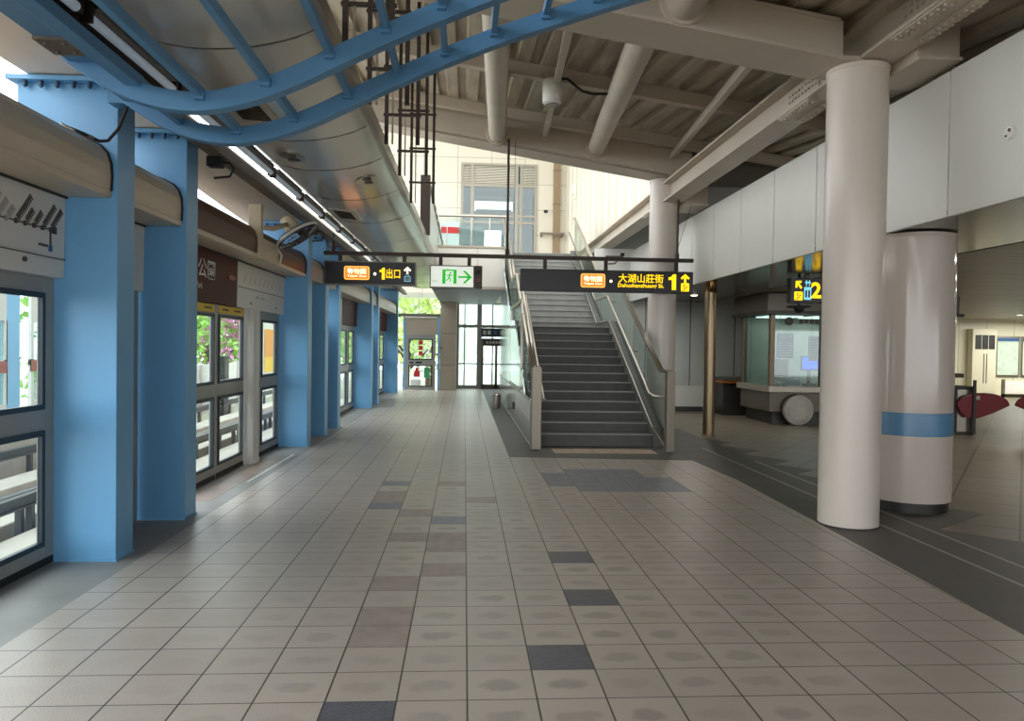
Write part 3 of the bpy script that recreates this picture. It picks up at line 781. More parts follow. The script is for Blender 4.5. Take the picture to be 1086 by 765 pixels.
def arch(y):
    pts = smooth_arc(); b = MB()
    hw, hh = 0.045, 0.056
    rings = []
    for i, p in enumerate(pts):
        tn = (pts[min(i + 1, len(pts) - 1)] - pts[max(i - 1, 0)]).normalized(); nn = Vector((-tn.z, 0, tn.x))
        rings.append([b._v(p + nn * sz * hh + Vector((0, y + sy * hw, 0))) for sy, sz in ((-1, -1), (1, -1), (1, 1), (-1, 1))])
    for a, c in zip(rings, rings[1:]):
        for k in range(4): b.bm.faces.new((a[k], a[(k + 1) % 4], c[(k + 1) % 4], c[k]))
    b.bm.faces.new(rings[0]); b.bm.faces.new(list(reversed(rings[-1])))
    return b.build('arch_rail', M['blue_d'], TR, bevel=0.004)
for y in (5.2, 4.5, 2.55): arch(y)
for x in (-1.53, -1.16, -0.80, -0.48, -0.16, 0.17, 0.52, 0.87, 1.22):
    z = arcz(x) + 0.02
    b = MB(); b.box(x - 0.02, x + 0.02, 2.6, 5.16, z - 0.01, z + 0.05); b.build('rung', M['blue_d'], TR, bevel=0.003)
    for y in (5.13, 4.43):
        b = MB(); b.box(x - 0.028, x + 0.028, y - 0.012, y + 0.03, z - 0.026, z + 0.02); b.build('cleat', M['blue_d'], TR)
b = MB(); b.box(-2.26, -2.09, 1.2, 5.2, 3.09, 3.15); b.box(-2.11, -2.09, 1.2, 5.2, 3.15, 3.21); b.build('edge_beam', M['blue_d'], TR, bevel=0.003)
b = MB(); b.box(-1.95, -1.86, 1.2, 4.5, 2.965, 3.03); b.build('edge_beam', M['blue_d'], TR, bevel=0.003)
b = MB(); b.box(-1.92, -1.88, 4.5, 5.17, 2.945, 3.01); b.build('rung', M['blue_d'], TR, bevel=0.003)
b = MB(); b.box(-2.265, -2.085, 4.10, 4.32, 3.074, 3.09)
for dx in (-0.045, 0.045):
    for dy in (-0.06, 0.06): b.cyl((-2.175 + dx, 4.21 + dy, 3.062), (-2.175 + dx, 4.21 + dy, 3.076), 0.014, n=8)
b.build('splice_plate', M['channel'], TR)
b = MB(); b.box(-2.37, -2.25, 5.16, 5.285, 3.08, 3.18); b.build('column_bracket', M['blue_d'], TR)

# ------------------------------------------------------------------ hanger frames over the curved ceiling rim
def zd(x, y): return 4.95 - 0.14 * (x - 1.08) + 0.11 * (max(y, 3.0) - 9.3)
hl = ['dark ladder-like hanger frame crossed by the front blue arch', 'dark ladder-like hanger frame crossed by the rear blue arch', 'dark ladder-like hanger frame just behind the rear blue arch', 'dark ladder-like hanger frame, second behind the rear blue arch',
      'dark ladder-like hanger frame closest to the tall glass panel']
for i, y in enumerate((5.0, 6.15, 7.35, 8.7, 10.35)):
    x0, x1 = -0.80 + i * 0.012, -0.50 + i * 0.012
    t = thing('hanger_frame', hl[i], 'hanger', (x0, y, 3.5), 'dark hanger frames above the curved ceiling')
    for x in (x0, x1):
        b = MB(); b.box(x - 0.018, x + 0.018, y - 0.018, y + 0.018, 3.44, zd(x, y) - 0.02); b.build('upright', M['dark_steel'], t)
    b = MB(); b.box(x0 + 0.05, x0 + 0.066, y - 0.01, y + 0.01, 3.44, zd(x0, y) - 0.02); b.build('rod', M['stainless'], t)
    z = 3.72
    while z < zd(0, y) - 0.2:
        b = MB(); b.box(x0 - 0.03, x1 + 0.03, y - 0.012, y + 0.012, z - 0.013, z + 0.013); b.build('rung', M['dark_steel'], t); z += 0.46

# ------------------------------------------------------------------ roof: sheet, purlins, beams, pipes
def build_roof():
    b = MB()
    X0, X1, per = -4.2, 9.0, 0.30
    prof = []
    x = X0
    while x < X1:
        prof += [(x, 0.0), (x + 0.15, 0.0), (x + 0.175, 0.06), (x + 0.275, 0.06)]; x += per
    ys = (-14.0, 3.0, 6.4, 9.3, 12.75)
    rows = [[b._v((px, y, zd(px, y) + pz)) for px, pz in prof] for y in ys]
    for a, c in zip(rows, rows[1:]):
        for i in range(len(prof) - 1): b.bm.faces.new((a[i], a[i + 1], c[i + 1], c[i]))
    top = [[b._v((px, y, zd(px, y) + 0.12)) for px in (X0, X1)] for y in (-14.0, 3.0, 12.75)]
    for p, q in zip(top, top[1:]): b.bm.faces.new((p[0], p[1], q[1], q[0]))
    o = b.build('roof_deck', M['roof'])
    return structure(o, 'corrugated metal roof sheet over the hall', 'roof')
build_roof()
def beam_x(name, label, y0, y1, zb, h, x0, x1, slope=-0.155, flange=0.0, kind='thing', webm='steel_paint', cat='beam', group=None):
    """cross beam following the roof slope; zb is its underside at x = 1.64"""
    t = thing(name, label, cat, (x1, (y0 + y1) / 2, zb), group)
    def z(x): return zb + slope * (x - 1.64)
    b = MB(); b.hexa([(x0, y0 + flange, z(x0)), (x1, y0 + flange, z(x1)), (x1, y1 - flange, z(x1)), (x0, y1 - flange, z(x0)), (x0, y0 + flange, z(x0) + h), (x1, y0 + flange, z(x1) + h), (x1, y1 - flange, z(x1) + h), (x0, y1 - flange, z(x0) + h)])
    b.build('web', M[webm], t)
    b = MB(); b.hexa([(x0, y0, z(x0) - 0.02), (x1, y0, z(x1) - 0.02), (x1, y1, z(x1) - 0.02), (x0, y1, z(x0) - 0.02), (x0, y0, z(x0) + 0.015), (x1, y0, z(x1) + 0.015), (x1, y1, z(x1) + 0.015), (x0, y1, z(x0) + 0.015)])
    b.build('bottom_flange', M[webm], t, bevel=0.004)
    b = MB(); b.hexa([(x0, y0, z(x0) + h - 0.015), (x1, y0, z(x1) + h - 0.015), (x1, y1, z(x1) + h - 0.015), (x0, y1, z(x0) + h - 0.015), (x0, y0, z(x0) + h + 0.012), (x1, y0, z(x1) + h + 0.012), (x1, y1, z(x1) + h + 0.012), (x0, y1, z(x0) + h + 0.012)])
    b.build('top_flange', M[webm], t)
    return t
nb = beam_x('roof_beam', 'broad painted steel cross beam meeting the top of the plain front column', 6.13, 6.65, 4.19, 0.30, -3.6, 3.08, flange=0.02)
b = MB(); b.box(3.08, 3.12, 6.16, 6.62, 3.96, 4.27); b.build('end_plate', M['steel_paint'], nb)
b = MB(); b.hexa([(3.08, 6.15, 3.945), (3.30, 6.15, 3.945), (3.30, 6.63, 3.945), (3.08, 6.63, 3.945), (3.08, 6.15, 3.98), (3.30, 6.15, 3.98), (3.30, 6.63, 3.98), (3.08, 6.63, 3.98)]); b.build('seat_plate', M['steel_paint'], nb)
fb = beam_x('roof_beam', 'deep painted cross beam in front of the bright stair well, carrying the sign rods', 12.45, 12.95, 4.67, 0.46, -3.6, 3.75, flange=0.0)
b = MB(); b.box(3.45, 3.78, 12.40, 13.0, 4.335, 4.352); b.build('splice_plate', M['steel_paint'], fb)
# purlins along the slope
pl = ['thin painted purlin above the front cross beam', 'painted purlin halfway between the two cross beams', 'painted purlin right in front of the far cross beam', 'painted purlin near the frame top']
for i, y in enumerate((6.9, 9.35, 12.1, 4.2)):
    x0, x1 = -3.8, 8.5
    b = MB(); b.hexa([(x0, y - 0.06, zd(x0, y) - 0.17), (x1, y - 0.06, zd(x1, y) - 0.17), (x1, y + 0.06, zd(x1, y) - 0.17), (x0, y + 0.06, zd(x0, y) - 0.17), (x0, y - 0.06, zd(x0, y) - 0.005), (x1, y - 0.06, zd(x1, y) - 0.005), (x1, y + 0.06, zd(x1, y) - 0.005), (x0, y + 0.06, zd(x0, y) - 0.005)])
    tag(b.build('roof_purlin', M['steel_paint'], bevel=0.004), pl[i], 'purlin', 'purlins under the roof sheet')
rl = ['slim painted rafter passing the white floodlight', 'slim painted rafter between the angled pipe and the front column']
for i, (xa, xb) in enumerate(((0.90, 1.28), (2.60, 3.42))):
    b = MB(); b.bar((xa, 6.6, zd(xa, 6.6) - 0.24), (xb, 12.45, zd(xb, 12.45) - 0.24), 0.075, 0.10)
    tag(b.build('roof_rafter', M['steel_paint'], bevel=0.004), rl[i], 'rafter', 'slim rafters under the roof sheet')
# round struts between the beams
for (p0, p1, r, lab) in (((0.24, 6.64, 4.56), (0.49, 12.46, 4.99), 0.14, 'round painted strut pipe behind the blue arch, above the hanging rod'), ((1.58, 6.64, 4.36), (2.14, 12.46, 4.83), 0.14, 'angled round painted strut pipe beside the black cable'),):
    t = thing('strut_pipe', lab, 'pipe', p0, 'round strut pipes between the cross beams')
    b = MB(); b.cyl(p0, p1, r, n=36); b.build('tube', M['steel_paint'], t)
    d = (Vector(p1) - Vector(p0)).normalized()
    b = MB(); b.cyl(Vector(p1) - d * 0.06, p1, r + 0.03, r + 0.05, n=36); b.build('end_collar', M['steel_paint'], t)
t = thing('strut_pipe', 'round painted strut pipe ending on the near face of the front cross beam', 'pipe', (1.75, 6.14, 4.3), 'round strut pipes between the cross beams')
b = MB(); b.cyl((1.42, 2.0, 3.98), (1.76, 6.14, 4.36), 0.165, n=36); b.build('tube', M['steel_paint'], t)
b = MB(); b.cyl((1.755, 6.09, 4.355), (1.76, 6.14, 4.36), 0.195, 0.21, n=36); b.build('end_collar', M['steel_paint'], t)
# long beam over the columns
LB = thing('long_beam', 'long painted beam running over the row of round columns beside the white fascia', 'beam', (3.45, 9, 3.96))
b = MB(); b.box(3.27, 3.60, -12.0, 24.0, 3.96, 3.99); b.build('bottom_flange', M['steel_paint'], LB, bevel=0.003)
b = MB(); b.box(3.40, 3.47, -12.0, 24.0, 3.99, 4.26); b.build('web', M['steel_paint'], LB)
b = MB(); b.box(3.27, 3.60, -12.0, 24.0, 4.26, 4.29); b.build('top_flange', M['steel_paint'], LB)
def splice(y0, y1):
    b = MB(); b.box(3.285, 3.385, y0, y1, 3.945, 3.96); b.box(3.485, 3.585, y0, y1, 3.945, 3.96); b.box(3.385, 3.40, y0, y1, 4.02, 4.23)
    y = y0 + 0.05
    while y < y1 - 0.03:
        for x in (3.31, 3.355, 3.515, 3.56): b.cyl((x, y, 3.926), (x, y, 3.946), 0.015, n=6)
        for z in (4.06, 4.12, 4.18): b.cyl((3.372, y, z), (3.386, y, z), 0.014, n=6)
        y += 0.075
    b.build('splice_plate', M['steel_paint'], LB)
splice(5.05, 5.75); splice(7.15, 7.85); splice(13.4, 14.0)
# outrigger boxes between beam and fascia top
for (y, lab) in ((6.25, 'dark box beam stub joining the front column top to the fascia'), (12.6, 'dark box beam stub joining the far column top to the fascia')):
    t = thing('beam_stub', lab, 'beam', (3.85, y, 3.9), 'box beam stubs at the column tops')
    b = MB(); b.box(3.62, 3.98, y - 0.32, y + 0.32, 3.90, 4.22); b.build('box', M['steel_paint'], t, bevel=0.004)
    b = MB(); b.box(3.62, 3.98, y - 0.36, y + 0.36, 3.875, 3.90); b.build('bottom_plate', M['steel_paint'], t)
b = MB(); b.box(4.35, 4.95, -1.0, 24.0, 3.42, 3.75)
tag(b.build('air_duct', M['duct']), 'dark grey duct hidden behind the top of the white fascia', 'duct')

# floodlight with black cable
t = thing('floodlight', 'white cylindrical floodlight hanging from the rafter under the roof', 'floodlight', (1.0, 9.0, 4.4))
b = MB(); b.lathe((1.0, 9.0, 4.40), [(0.085, 0.0), (0.112, 0.02), (0.115, 0.26), (0.10, 0.29)], n=28); b.build('housing', M['white'], t)
b = MB(); b.lathe((1.0, 9.0, 4.392), [(0.08, 0.0), (0.08, 0.012)], n=28); b.build('lens', M['stainless'], t)
b = MB(); b.box(0.90, 1.10, 8.97, 9.03, 4.66, 4.69); b.box(0.92, 0.94, 8.98, 9.02, 4.5, 4.75); b.box(1.06, 1.08, 8.98, 9.02, 4.5, 4.75); b.box(0.92, 1.12, 8.96, 9.04, 4.73, 4.78); b.build('yoke', M['steel_paint'], t)
t = thing('cable', 'thick black cable sagging from the floodlight to the angled pipe', 'cable', (1.3, 9, 4.6))
b = MB(); b.tube([(1.10, 8.96, 4.70), (1.18, 8.97, 4.70), (1.26, 9.0, 4.65), (1.36, 9.0, 4.575), (1.48, 9.0, 4.545), (1.62, 9.0, 4.55), (1.74, 9.0, 4.56)], 0.016); b.build('cable_run', M['rubber'], t)

# ------------------------------------------------------------------ round columns
def round_column(c, r, z1, label):
    t = thing('round_column', label, 'column', (c[0], c[1], 0), 'plain round columns under the long beam')
    b = MB(); b.lathe((c[0], c[1], 0), [(r, 0.0), (r, z1 - 0.04), (r + 0.008, z1 - 0.03), (r + 0.008, z1)], n=64); b.build('shaft', M['column'], t)
    b = MB(); b.lathe((c[0], c[1], 0), [(r + 0.006, 0.001), (r + 0.006, 0.012)], n=64); b.build('base_joint', M['joint'], t)
    return t
round_column((3.375, 6.39), 0.25, 3.945, 'tall plain cream round column in front of the thicker clad column')
round_column((3.35, 12.70), 0.235, 4.36, 'plain cream round column behind the stair handrail end')
t = thing('clad_column', 'thick glossy beige clad column with a blue band and dark plinth', 'column', (4.34, 7.10, 0))
b = MB(); b.lathe((4.34, 7.10, 0), [(0.38, 0.10), (0.38, 0.725)], n=72); b.build('cladding', M['clad'], t)
b = MB(); b.lathe((4.34, 7.10, 0), [(0.374, 0.725), (0.374, 0.735), (0.382, 0.737), (0.382, 0.932), (0.374, 0.934), (0.374, 0.944)], n=72); b.build('blue_band', M['band'], t)
b = MB(); b.lathe((4.34, 7.10, 0), [(0.38, 0.944), (0.38, 2.60), (0.385, 2.605), (0.385, 2.63)], n=72); b.build('cladding', M['clad'], t)
b = MB(); b.lathe((4.34, 7.10, 0), [(0.355, 0.0), (0.355, 0.10)], n=72); b.build('plinth', M['dark_base'], t)
t = thing('steel_post', 'slim brushed steel post standing before the stainless wall', 'post', (4.30, 13.0, 0))
b = MB(); b.lathe((4.30, 13.0, 0), [(0.10, 0.0), (0.10, 2.50)], n=36); b.build('shaft', M['bronze_steel'], t)
b = MB(); b.lathe((4.30, 13.0, 0), [(0.105, 2.50), (0.105, 2.52), (0.10, 2.53), (0.10, 2.645)], n=36); b.build('collar', mat('bronze', (170, 130, 84), 0.25, metal=0.8), t)
b = MB(); b.lathe((4.30, 13.0, 0), [(0.125, 0.0), (0.125, 0.012), (0.11, 0.02)], n=36); b.build('base_ring', M['bronze_steel'], t)

# ------------------------------------------------------------------ white fascia and hall ceiling
fs = bpy.data.objects.new('wall_right', None); COL.objects.link(fs); fs.location = (3.99, 9.0, 2.63); structure(fs, 'white panelled fascia band above the hall opening', 'wall')
y = 6.0 - 1.172 * 17
while y < 24:
    b = MB(); b.box(3.95, 3.99, y + 0.008, y + 1.164, 2.63, 3.83); b.build('panel', M['fascia'], fs, bevel=0.006); y += 1.172
b = MB(); b.box(3.965, 4.05, -13.4, 24.4, 2.66, 3.82); b.build('backing', M['joint'], fs)
b = MB(); b.box(3.955, 5.60, -13.4, 24.4, 2.645, 2.69)
structure(b.build('ceiling_soffit', M['brown_ceiling']), 'glossy brown soffit strip under the fascia', 'ceiling')
b = MB(); b.box(5.63, 26, -13.4, 26.0, 2.68, 2.73)
structure(b.build('ceiling_hall', M['slat_ceiling']), 'strip panel ceiling of the ticket hall', 'ceiling')
b = MB(); b.box(5.60, 5.64, -13.4, 24.4, 2.642, 2.75); structure(b.build('trim_2', M['joint']), 'dark shadow gap in the hall ceiling', 'trim')
t = thing('smoke_detector', 'small round white detector on the fascia panel', 'detector', (3.94, 5.28, 3.12))
b = MB(); b.cyl((3.955, 5.28, 3.12), (3.925, 5.28, 3.12), 0.052, 0.046, n=28); b.build('housing', M['white'], t)
b = MB(); b.cyl((3.926, 5.265, 3.135), (3.918, 5.265, 3.135), 0.012, n=12); b.cyl((3.926, 5.30, 3.10), (3.918, 5.30, 3.10), 0.008, n=12); b.build('sensor', M['ink'], t)

# ------------------------------------------------------------------ hall back walls
b = MB(); b.box(4.05, 12.0, 18.0, 18.1, 0.62, 2.68); w = structure(b.build('wall_stainless', M['mirror_wall']), 'stainless panel wall behind the booth', 'wall')
b = MB(); b.box(4.05, 12.0, 17.96, 18.1, 0.12, 0.62); b.build('dado', M['fascia'], w)
b = MB(); b.box(4.05, 12.0, 17.94, 18.1, 0.0, 0.12); b.build('plinth', M['dark_base'], w)
t = thing('side_counter', 'low dark counter with an orange edge under the stainless wall', 'counter', (6.6, 17.3, 0))
b = MB(); b.box(5.95, 8.5, 17.0, 17.9, 0.0, 0.74); b.build('body', M['dark_base'], t, bevel=0.01)
b = MB(); b.box(5.9, 8.55, 16.92, 17.9, 0.80, 0.86); b.build('top', M['granite'], t, bevel=0.006)
b = MB(); b.box(5.92, 8.52, 16.94, 17.9, 0.745, 0.798); b.build('orange_edge', mat('orange_edge', (190, 104, 30), 0.35), t)  # strip coloured orange, without emission
b = MB(); b.box(3.10, 4.05, 18.0, 18.1, 0.0, 3.9); structure(b.build('wall_stair_side', M['fascia']), 'pale wall strip beside the stair', 'wall')
b = MB(); b.box(12.0, 26.0, 25.0, 25.1, 0.0, 2.70); fw = structure(b.build('wall_far', grid_mat('far_wall', (226, 222, 196), (180, 176, 156), 1.0, 0, axes='XZ', w=0.012, var=0.02)), 'pale wall at the far end of the ticket hall', 'wall')
b = MB(); b.box(3.62, 9.0, 12.75, 12.83, 4.30, 4.98); structure(b.build('wall_gable', M['duct']), 'dark closing panel above the hall roof void', 'wall')
b = MB(); b.box(3.8, 9.0, 12.84, 27.0, 4.32, 4.40); structure(b.build('roof_void', M['duct']), 'dark roof over the hall beyond the far beam', 'roof')
b = MB(); b.box(26.0, 26.1, -13.4, 25.1, 0.0, 2.70); structure(b.build('wall_hall_side', M['fascia']), 'side wall of the ticket hall', 'wall')
b = MB(); b.box(12.0, 12.1, 18.0, 25.0, 0.0, 2.70); structure(b.build('wall_return', M['fascia']), 'return wall beside the ticket hall end', 'wall')
t = thing('notice_cabinet', 'cream wall unit with a row of small dark windows beyond the gate', 'cabinet', (17.9, 24.9, 0))
b = MB(); b.box(17.3, 18.15, 24.7, 24.99, 0.0, 2.35); b.build('body', mat('cabinet_cream', (220, 214, 190), 0.45), t, bevel=0.01)
for k in range(3):
    b = MB(); b.box(17.40 + k * 0.24, 17.60 + k * 0.24, 24.68, 24.70, 1.66, 2.14); b.build('window', M['seal'], t)
b = MB(); b.box(17.70, 17.72, 24.685, 24.70, 0.5, 1.5); b.box(17.80, 17.82, 24.685, 24.70, 0.5, 1.5); b.build('handle', M['dark_steel'], t)
for k in range(4):
    x = 18.32 + k * 0.92
    t = thing('wall_poster', ['pale framed map poster next to the cream wall unit', 'framed poster with a yellow lower block, second from the wall unit', 'framed poster with a yellow lower block, third from the wall unit', 'framed poster at the frame edge, fourth from the wall unit'][k], 'poster', (x + 0.4, 24.97, 1.4), 'framed posters on the far hall wall')
    b = MB(); b.box(x, x + 0.86, 24.95, 25.0, 0.72, 2.12); b.build('frame', M['stainless'], t)
    b = MB(); b.box(x + 0.05, x + 0.81, 24.944, 24.95, 0.78, 2.06); s = b.build('sheet', mat('poster_sheet', (196, 212, 196), 0.5, var=0.12, vscale=7), t)
    b = MB(); b.box(x + 0.05, x + 0.81, 24.940, 24.945, 1.94, 2.06); b.build('head_band', M['ink_b'], s)
    if k:
        b = MB(); b.box(x + 0.12, x + 0.74, 24.938, 24.945, 0.86, 1.12); b.build('yellow_block', M['yellow_post'], s)
t = thing('white_barrier', 'long low white panel barrier under the far posters', 'barrier', (20, 24.2, 0))
b = MB(); b.box(18.0, 24.0, 24.15, 24.2, 0.18, 0.60); b.build('panel', M['white'], t)
b = MB(); b.box(18.0, 24.0, 24.12, 24.22, 0.05, 0.16); b.build('base_rail', M['dark_steel'], t)
for k in range(5):
    b = MB(); b.box(18.0 + k * 1.48, 18.06 + k * 1.48, 24.12, 24.22, 0, 0.66); b.build('post', M['stainless'], t)

# ------------------------------------------------------------------ ticket booth
BX = Matrix.Translation((0.37, 0.9, 0))
BT = thing('ticket_booth', 'glazed stainless ticket booth with a lit counter and dark roof band', 'booth', (7.6, 15, 0))
bx0, bx1, by0, by1 = 5.80, 9.55, 14.0, 15.6
b = MB(BX); b.box(bx0 + 0.12, bx1 - 0.12, by0 + 0.12, by1 - 0.05, 0.0, 0.26); b.build('plinth', M['dark_base'], BT)
b = MB(BX); b.box(bx0, bx1, by0, by1, 0.26, 0.66); b.build('counter_body', mat('booth_body', (92, 84, 72), 0.3, metal=0.3), BT, bevel=0.015)
b = MB(BX); b.box(bx0 - 0.10, bx1 + 0.06, by0 - 0.22, by1, 0.66, 0.80); b.build('counter_top', mat('booth_ledge', (150, 142, 128), 0.25, metal=0.4), BT, bevel=0.02)
for (x, y) in ((bx0, by0), (bx0, by1 - 0.1), (6.85, by0), (7.9, by0), (bx1 - 0.1, by0), (bx1 - 0.1, by1 - 0.1)):
    b = MB(BX); b.box(x, x + 0.10, y, y + 0.10, 0.80, 2.24); b.build('post', M['booth_post'], BT, bevel=0.01)
for (x0, x1, y0, y1) in ((bx0 + 0.10, 6.85, by0 + 0.045, by0 + 0.055), (6.95, 7.9, by0 + 0.045, by0 + 0.055), (8.0, bx1 - 0.1, by0 + 0.045, by0 + 0.055), (bx0 + 0.045, bx0 + 0.055, by0 + 0.1, by1 - 0.1)):
    b = MB(BX); b.box(x0, x1, y0, y1, 0.80, 2.24); b.build('glass_pane', M['glass_t'], BT)
b = MB(BX); b.box(bx0 - 0.20, bx1 + 0.15, by0 - 0.25, by1 + 0.1, 2.24, 2.30); b.build('eaves_trim', M['dark_base'], BT)
b = MB(BX); b.box(bx0 - 0.14, bx1 + 0.10, by0 - 0.18, by1 + 0.1, 2.30, 2.66); b.build('roof_band', mat('booth_band', (96, 88, 76), 0.35, metal=0.3), BT, bevel=0.01)
b = MB(BX); b.box(bx0 + 0.1, bx1 - 0.1, by1 - 0.08, by1 - 0.03, 0.80, 2.24); bw = b.build('back_panel', M['booth_back'], BT)
b = MB(BX); b.box(6.95, 7.45, by0 + 0.5, by0 + 1.3, 2.215, 2.24); b.box(6.0, 6.7, by0 + 0.5, by0 + 1.3, 2.215, 2.24); b.box(8.1, 9.2, by0 + 0.5, by0 + 1.3, 2.215, 2.24)
b.build('ceiling_lamp', emit('booth_lamp', (246, 250, 240), 2.0), BT)
b = MB(BX); b.cyl((6.15, 13.92, 2.10), (6.15, 13.945, 2.10), 0.085, n=24); b.build('counter_emblem', M['ink'], BT)
b = MB(BX)
for k in range(6): b.box(6.36 + k * 0.11, 6.44 + k * 0.11, 13.93, 13.945, 2.05 + 0.01 * (k % 2), 2.15)
b.build('counter_lettering', M['ink'], BT)
for (x0, x1, z0, z1, lab, m) in ((6.05, 6.40, 1.35, 1.86, 'grey schedule board hanging inside the booth glass', 'navy'), (6.72, 7.05, 1.30, 1.82, 'pale notice board hanging inside the booth glass', 'counter')):
    t = thing('notice_board', lab, 'board', ((x0 + x1) / 2, 14.3, z0), 'boards behind the booth glass')
    b = MB(BX); b.box(x0, x1, 14.26, 14.28, z0, z1); b.build('board', M[m], t)
    b = MB(BX); b.box(x0 + 0.04, x1 - 0.04, 14.252, 14.26, z1 - 0.10, z1 - 0.03)
    for k in range(6): b.box(x0 + 0.04, x1 - 0.04, 14.252, 14.26, z0 + 0.06 + k * 0.05, z0 + 0.075 + k * 0.05)
    b.build('print', M['sign_dim'] if m == 'navy' else M['ink'], t)
    for xx in (x0 + 0.06, x1 - 0.06):
        b = MB(BX); b.cyl((xx, 14.27, z1), (xx, 14.27, 2.22), 0.006, n=6); b.build('hanger', M['stainless'], t)
t = thing('computer_monitor', 'small monitor glowing blue on the booth counter', 'monitor', (6.8, 14.4, 0.8))
b = MB(BX); b.box(6.62, 6.98, 14.36, 14.40, 1.10, 1.40); b.build('housing', M['rubber'], t, bevel=0.006)
b = MB(BX); b.box(6.64, 6.96, 14.352, 14.36, 1.13, 1.38); b.build('screen', M['screen'], t)
b = MB(BX); b.box(6.77, 6.83, 14.38, 14.42, 0.83, 1.12); b.box(6.68, 6.92, 14.30, 14.48, 0.80, 0.825); b.build('stand', M['rubber'], t)
t = thing('clerk_chair', 'dark office chair behind the booth glass', 'chair', (6.5, 15.0, 0.8))
b = MB(BX); b.box(6.30, 6.62, 14.95, 15.02, 0.95, 1.32); b.build('backrest', M['rubber'], t, bevel=0.03)
b = MB(BX); b.box(6.28, 6.64, 14.62, 15.0, 0.86, 0.93); b.build('seat', M['rubber'], t, bevel=0.03)
b = MB(BX); b.cyl((6.46, 14.8, 0.80), (6.46, 14.8, 0.87), 0.05, n=16); b.build('stem', M['dark_steel'], t)
for k, (x, y, h, lab) in enumerate(((6.28, 14.25, 0.16, 'small clear box of papers on the booth counter'), (6.46, 14.3, 0.11, 'low tray of leaflets on the booth counter'))):
    t = thing('counter_box', lab, 'box', (x, y, 0.8))
    b = MB(BX); b.box(x - 0.08, x + 0.08, y - 0.06, y + 0.06, 0.80, 0.80 + h); b.build('tray', M['sign_dim'], t, bevel=0.004)
    b = MB(BX); b.box(x - 0.065, x + 0.065, y - 0.045, y + 0.045, 0.80 + h, 0.83 + h); b.build('papers', M['white'], t)
t = thing('round_cover', 'round pale wrapped disc leaning on the dark booth base', 'disc', (6.36, 13.86, 0))
C = Vector((6.36, 13.88, 0.315))
b = MB(BX); b.cyl(C + Vector((0, 0.06, 0)), C + Vector((0, -0.03, 0)), 0.31, 0.30, n=40); b.cyl(C + Vector((0, -0.03, 0)), C + Vector((0, -0.06, 0)), 0.29, 0.2, n=40); b.build('disc', mat('pale_wrap', (170, 166, 156), 0.4, var=0.12, vscale=9, bump=0.5, bscale=8), t)
b = MB(BX); b.box(6.16, 6.56, 13.83, 13.97, 0.0, 0.02); b.build('foot', M['dark_base'], t)

# ------------------------------------------------------------------ ticket gates
def gate(x0, flap_dir, label, fs_, y1):
    t = thing('ticket_gate', label, 'gate', (x0 + 0.2, 13.9, 0), 'ticket gates')
    b = MB(); b.box(x0, x0 + 0.36, 13.35, y1, 0.04, 0.86); b.build('cabinet', M['stainless'], t, bevel=0.02)
    b = MB(); b.box(x0 - 0.01, x0 + 0.37, 13.33, y1 + 0.02, 0.0, 0.05); b.build('plinth', M['dark_base'], t)
    b = MB(); b.box(x0 - 0.02, x0 + 0.38, 13.30, y1 + 0.04, 0.86, 0.90); b.build('top', M['dark_base'], t, bevel=0.01)
    b = MB(); b.box(x0 + 0.0, x0 + 0.05, 13.325, 13.36, 0.05, 0.86); b.box(x0 + 0.31, x0 + 0.36, 13.325, 13.36, 0.05, 0.86); b.build('corner_trim', M['seal'], t)
    b = MB(); b.box(x0 + 0.13, x0 + 0.19, 13.6, 13.66, 0.90, 1.05); b.box(x0 + 0.06, x0 + 0.30, 13.52, 13.74, 1.05, 1.13); b.build('card_reader', M['dark_steel'], t, bevel=0.01)
    px = x0 + 0.18; pts = []
    for k in range(25):
        a = PI * k / 24
        pts.append((px + flap_dir * (0.27 - 0.40 * math.cos(a)) * fs_, 13.27, 0.55 + 0.235 * math.sin(a) ** 0.9))
    pts += [(px + flap_dir * 0.50, 13.27, 0.40), (px + flap_dir * 0.22, 13.27, 0.31), (px, 13.27, 0.33), (px - flap_dir * 0.10, 13.27, 0.42)]
    b = MB(); b.prism(pts, (0, 0.05, 0)); f = b.build('flap', M['flap'], t, bevel=0.012)
    b = MB(); b.box(px + flap_dir * 0.22 - 0.035, px + flap_dir * 0.22 + 0.035, 13.262, 13.27, 0.66, 0.73); b.build('emblem', M['counter'], f)
    b = MB(); b.box(px + 0.12, px + 0.17, 13.24, 13.27, 0.02, 1.02); b.build('front_bar', M['dark_base'], t)
gate(9.02, 1, 'stainless ticket gate with a red wing flap beside the clad column', 1.25, 14.5)
gate(10.92, -1, 'second ticket gate whose red wing flap just enters the frame edge', 1.4, 13.85)

# hanging sign over the hall
t = thing('hanging_sign', 'black hanging hall sign with a yellow 2 and pale blue lift symbol', 'sign', (5.5, 11.0, 2.3))
b = MB(); b.box(4.85, 6.6, 11.0, 11.14, 2.23, 2.60); b.build('box', M['black_sign'], t, bevel=0.008)
for xx in (5.1, 6.2):
    b = MB(); b.box(xx, xx + 0.06, 11.05, 11.09, 2.60, 2.645); b.build('hanger', M['dark_steel'], t)
X_, Z_ = (1, 0, 0), (0, 0, 1)
def arrow_up(t, m, c, w, h, name='arrow', diag=False):
    x, y, z = c
    b = MB(); p = [(-0.12, -0.5), (0.12, -0.5), (0.12, 0.08), (0.34, -0.12), (0.5, 0.04), (0, 0.5), (-0.5, 0.04), (-0.34, -0.12), (-0.12, 0.08)]
    if diag: p = [((a * 0.7071 - d * 0.7071), (a * 0.7071 + d * 0.7071)) for a, d in p]
    b.prism([(x + a * w, y, z + d * h) for a, d in p], (0, 0.002, 0)); return b.build(name, m, t)
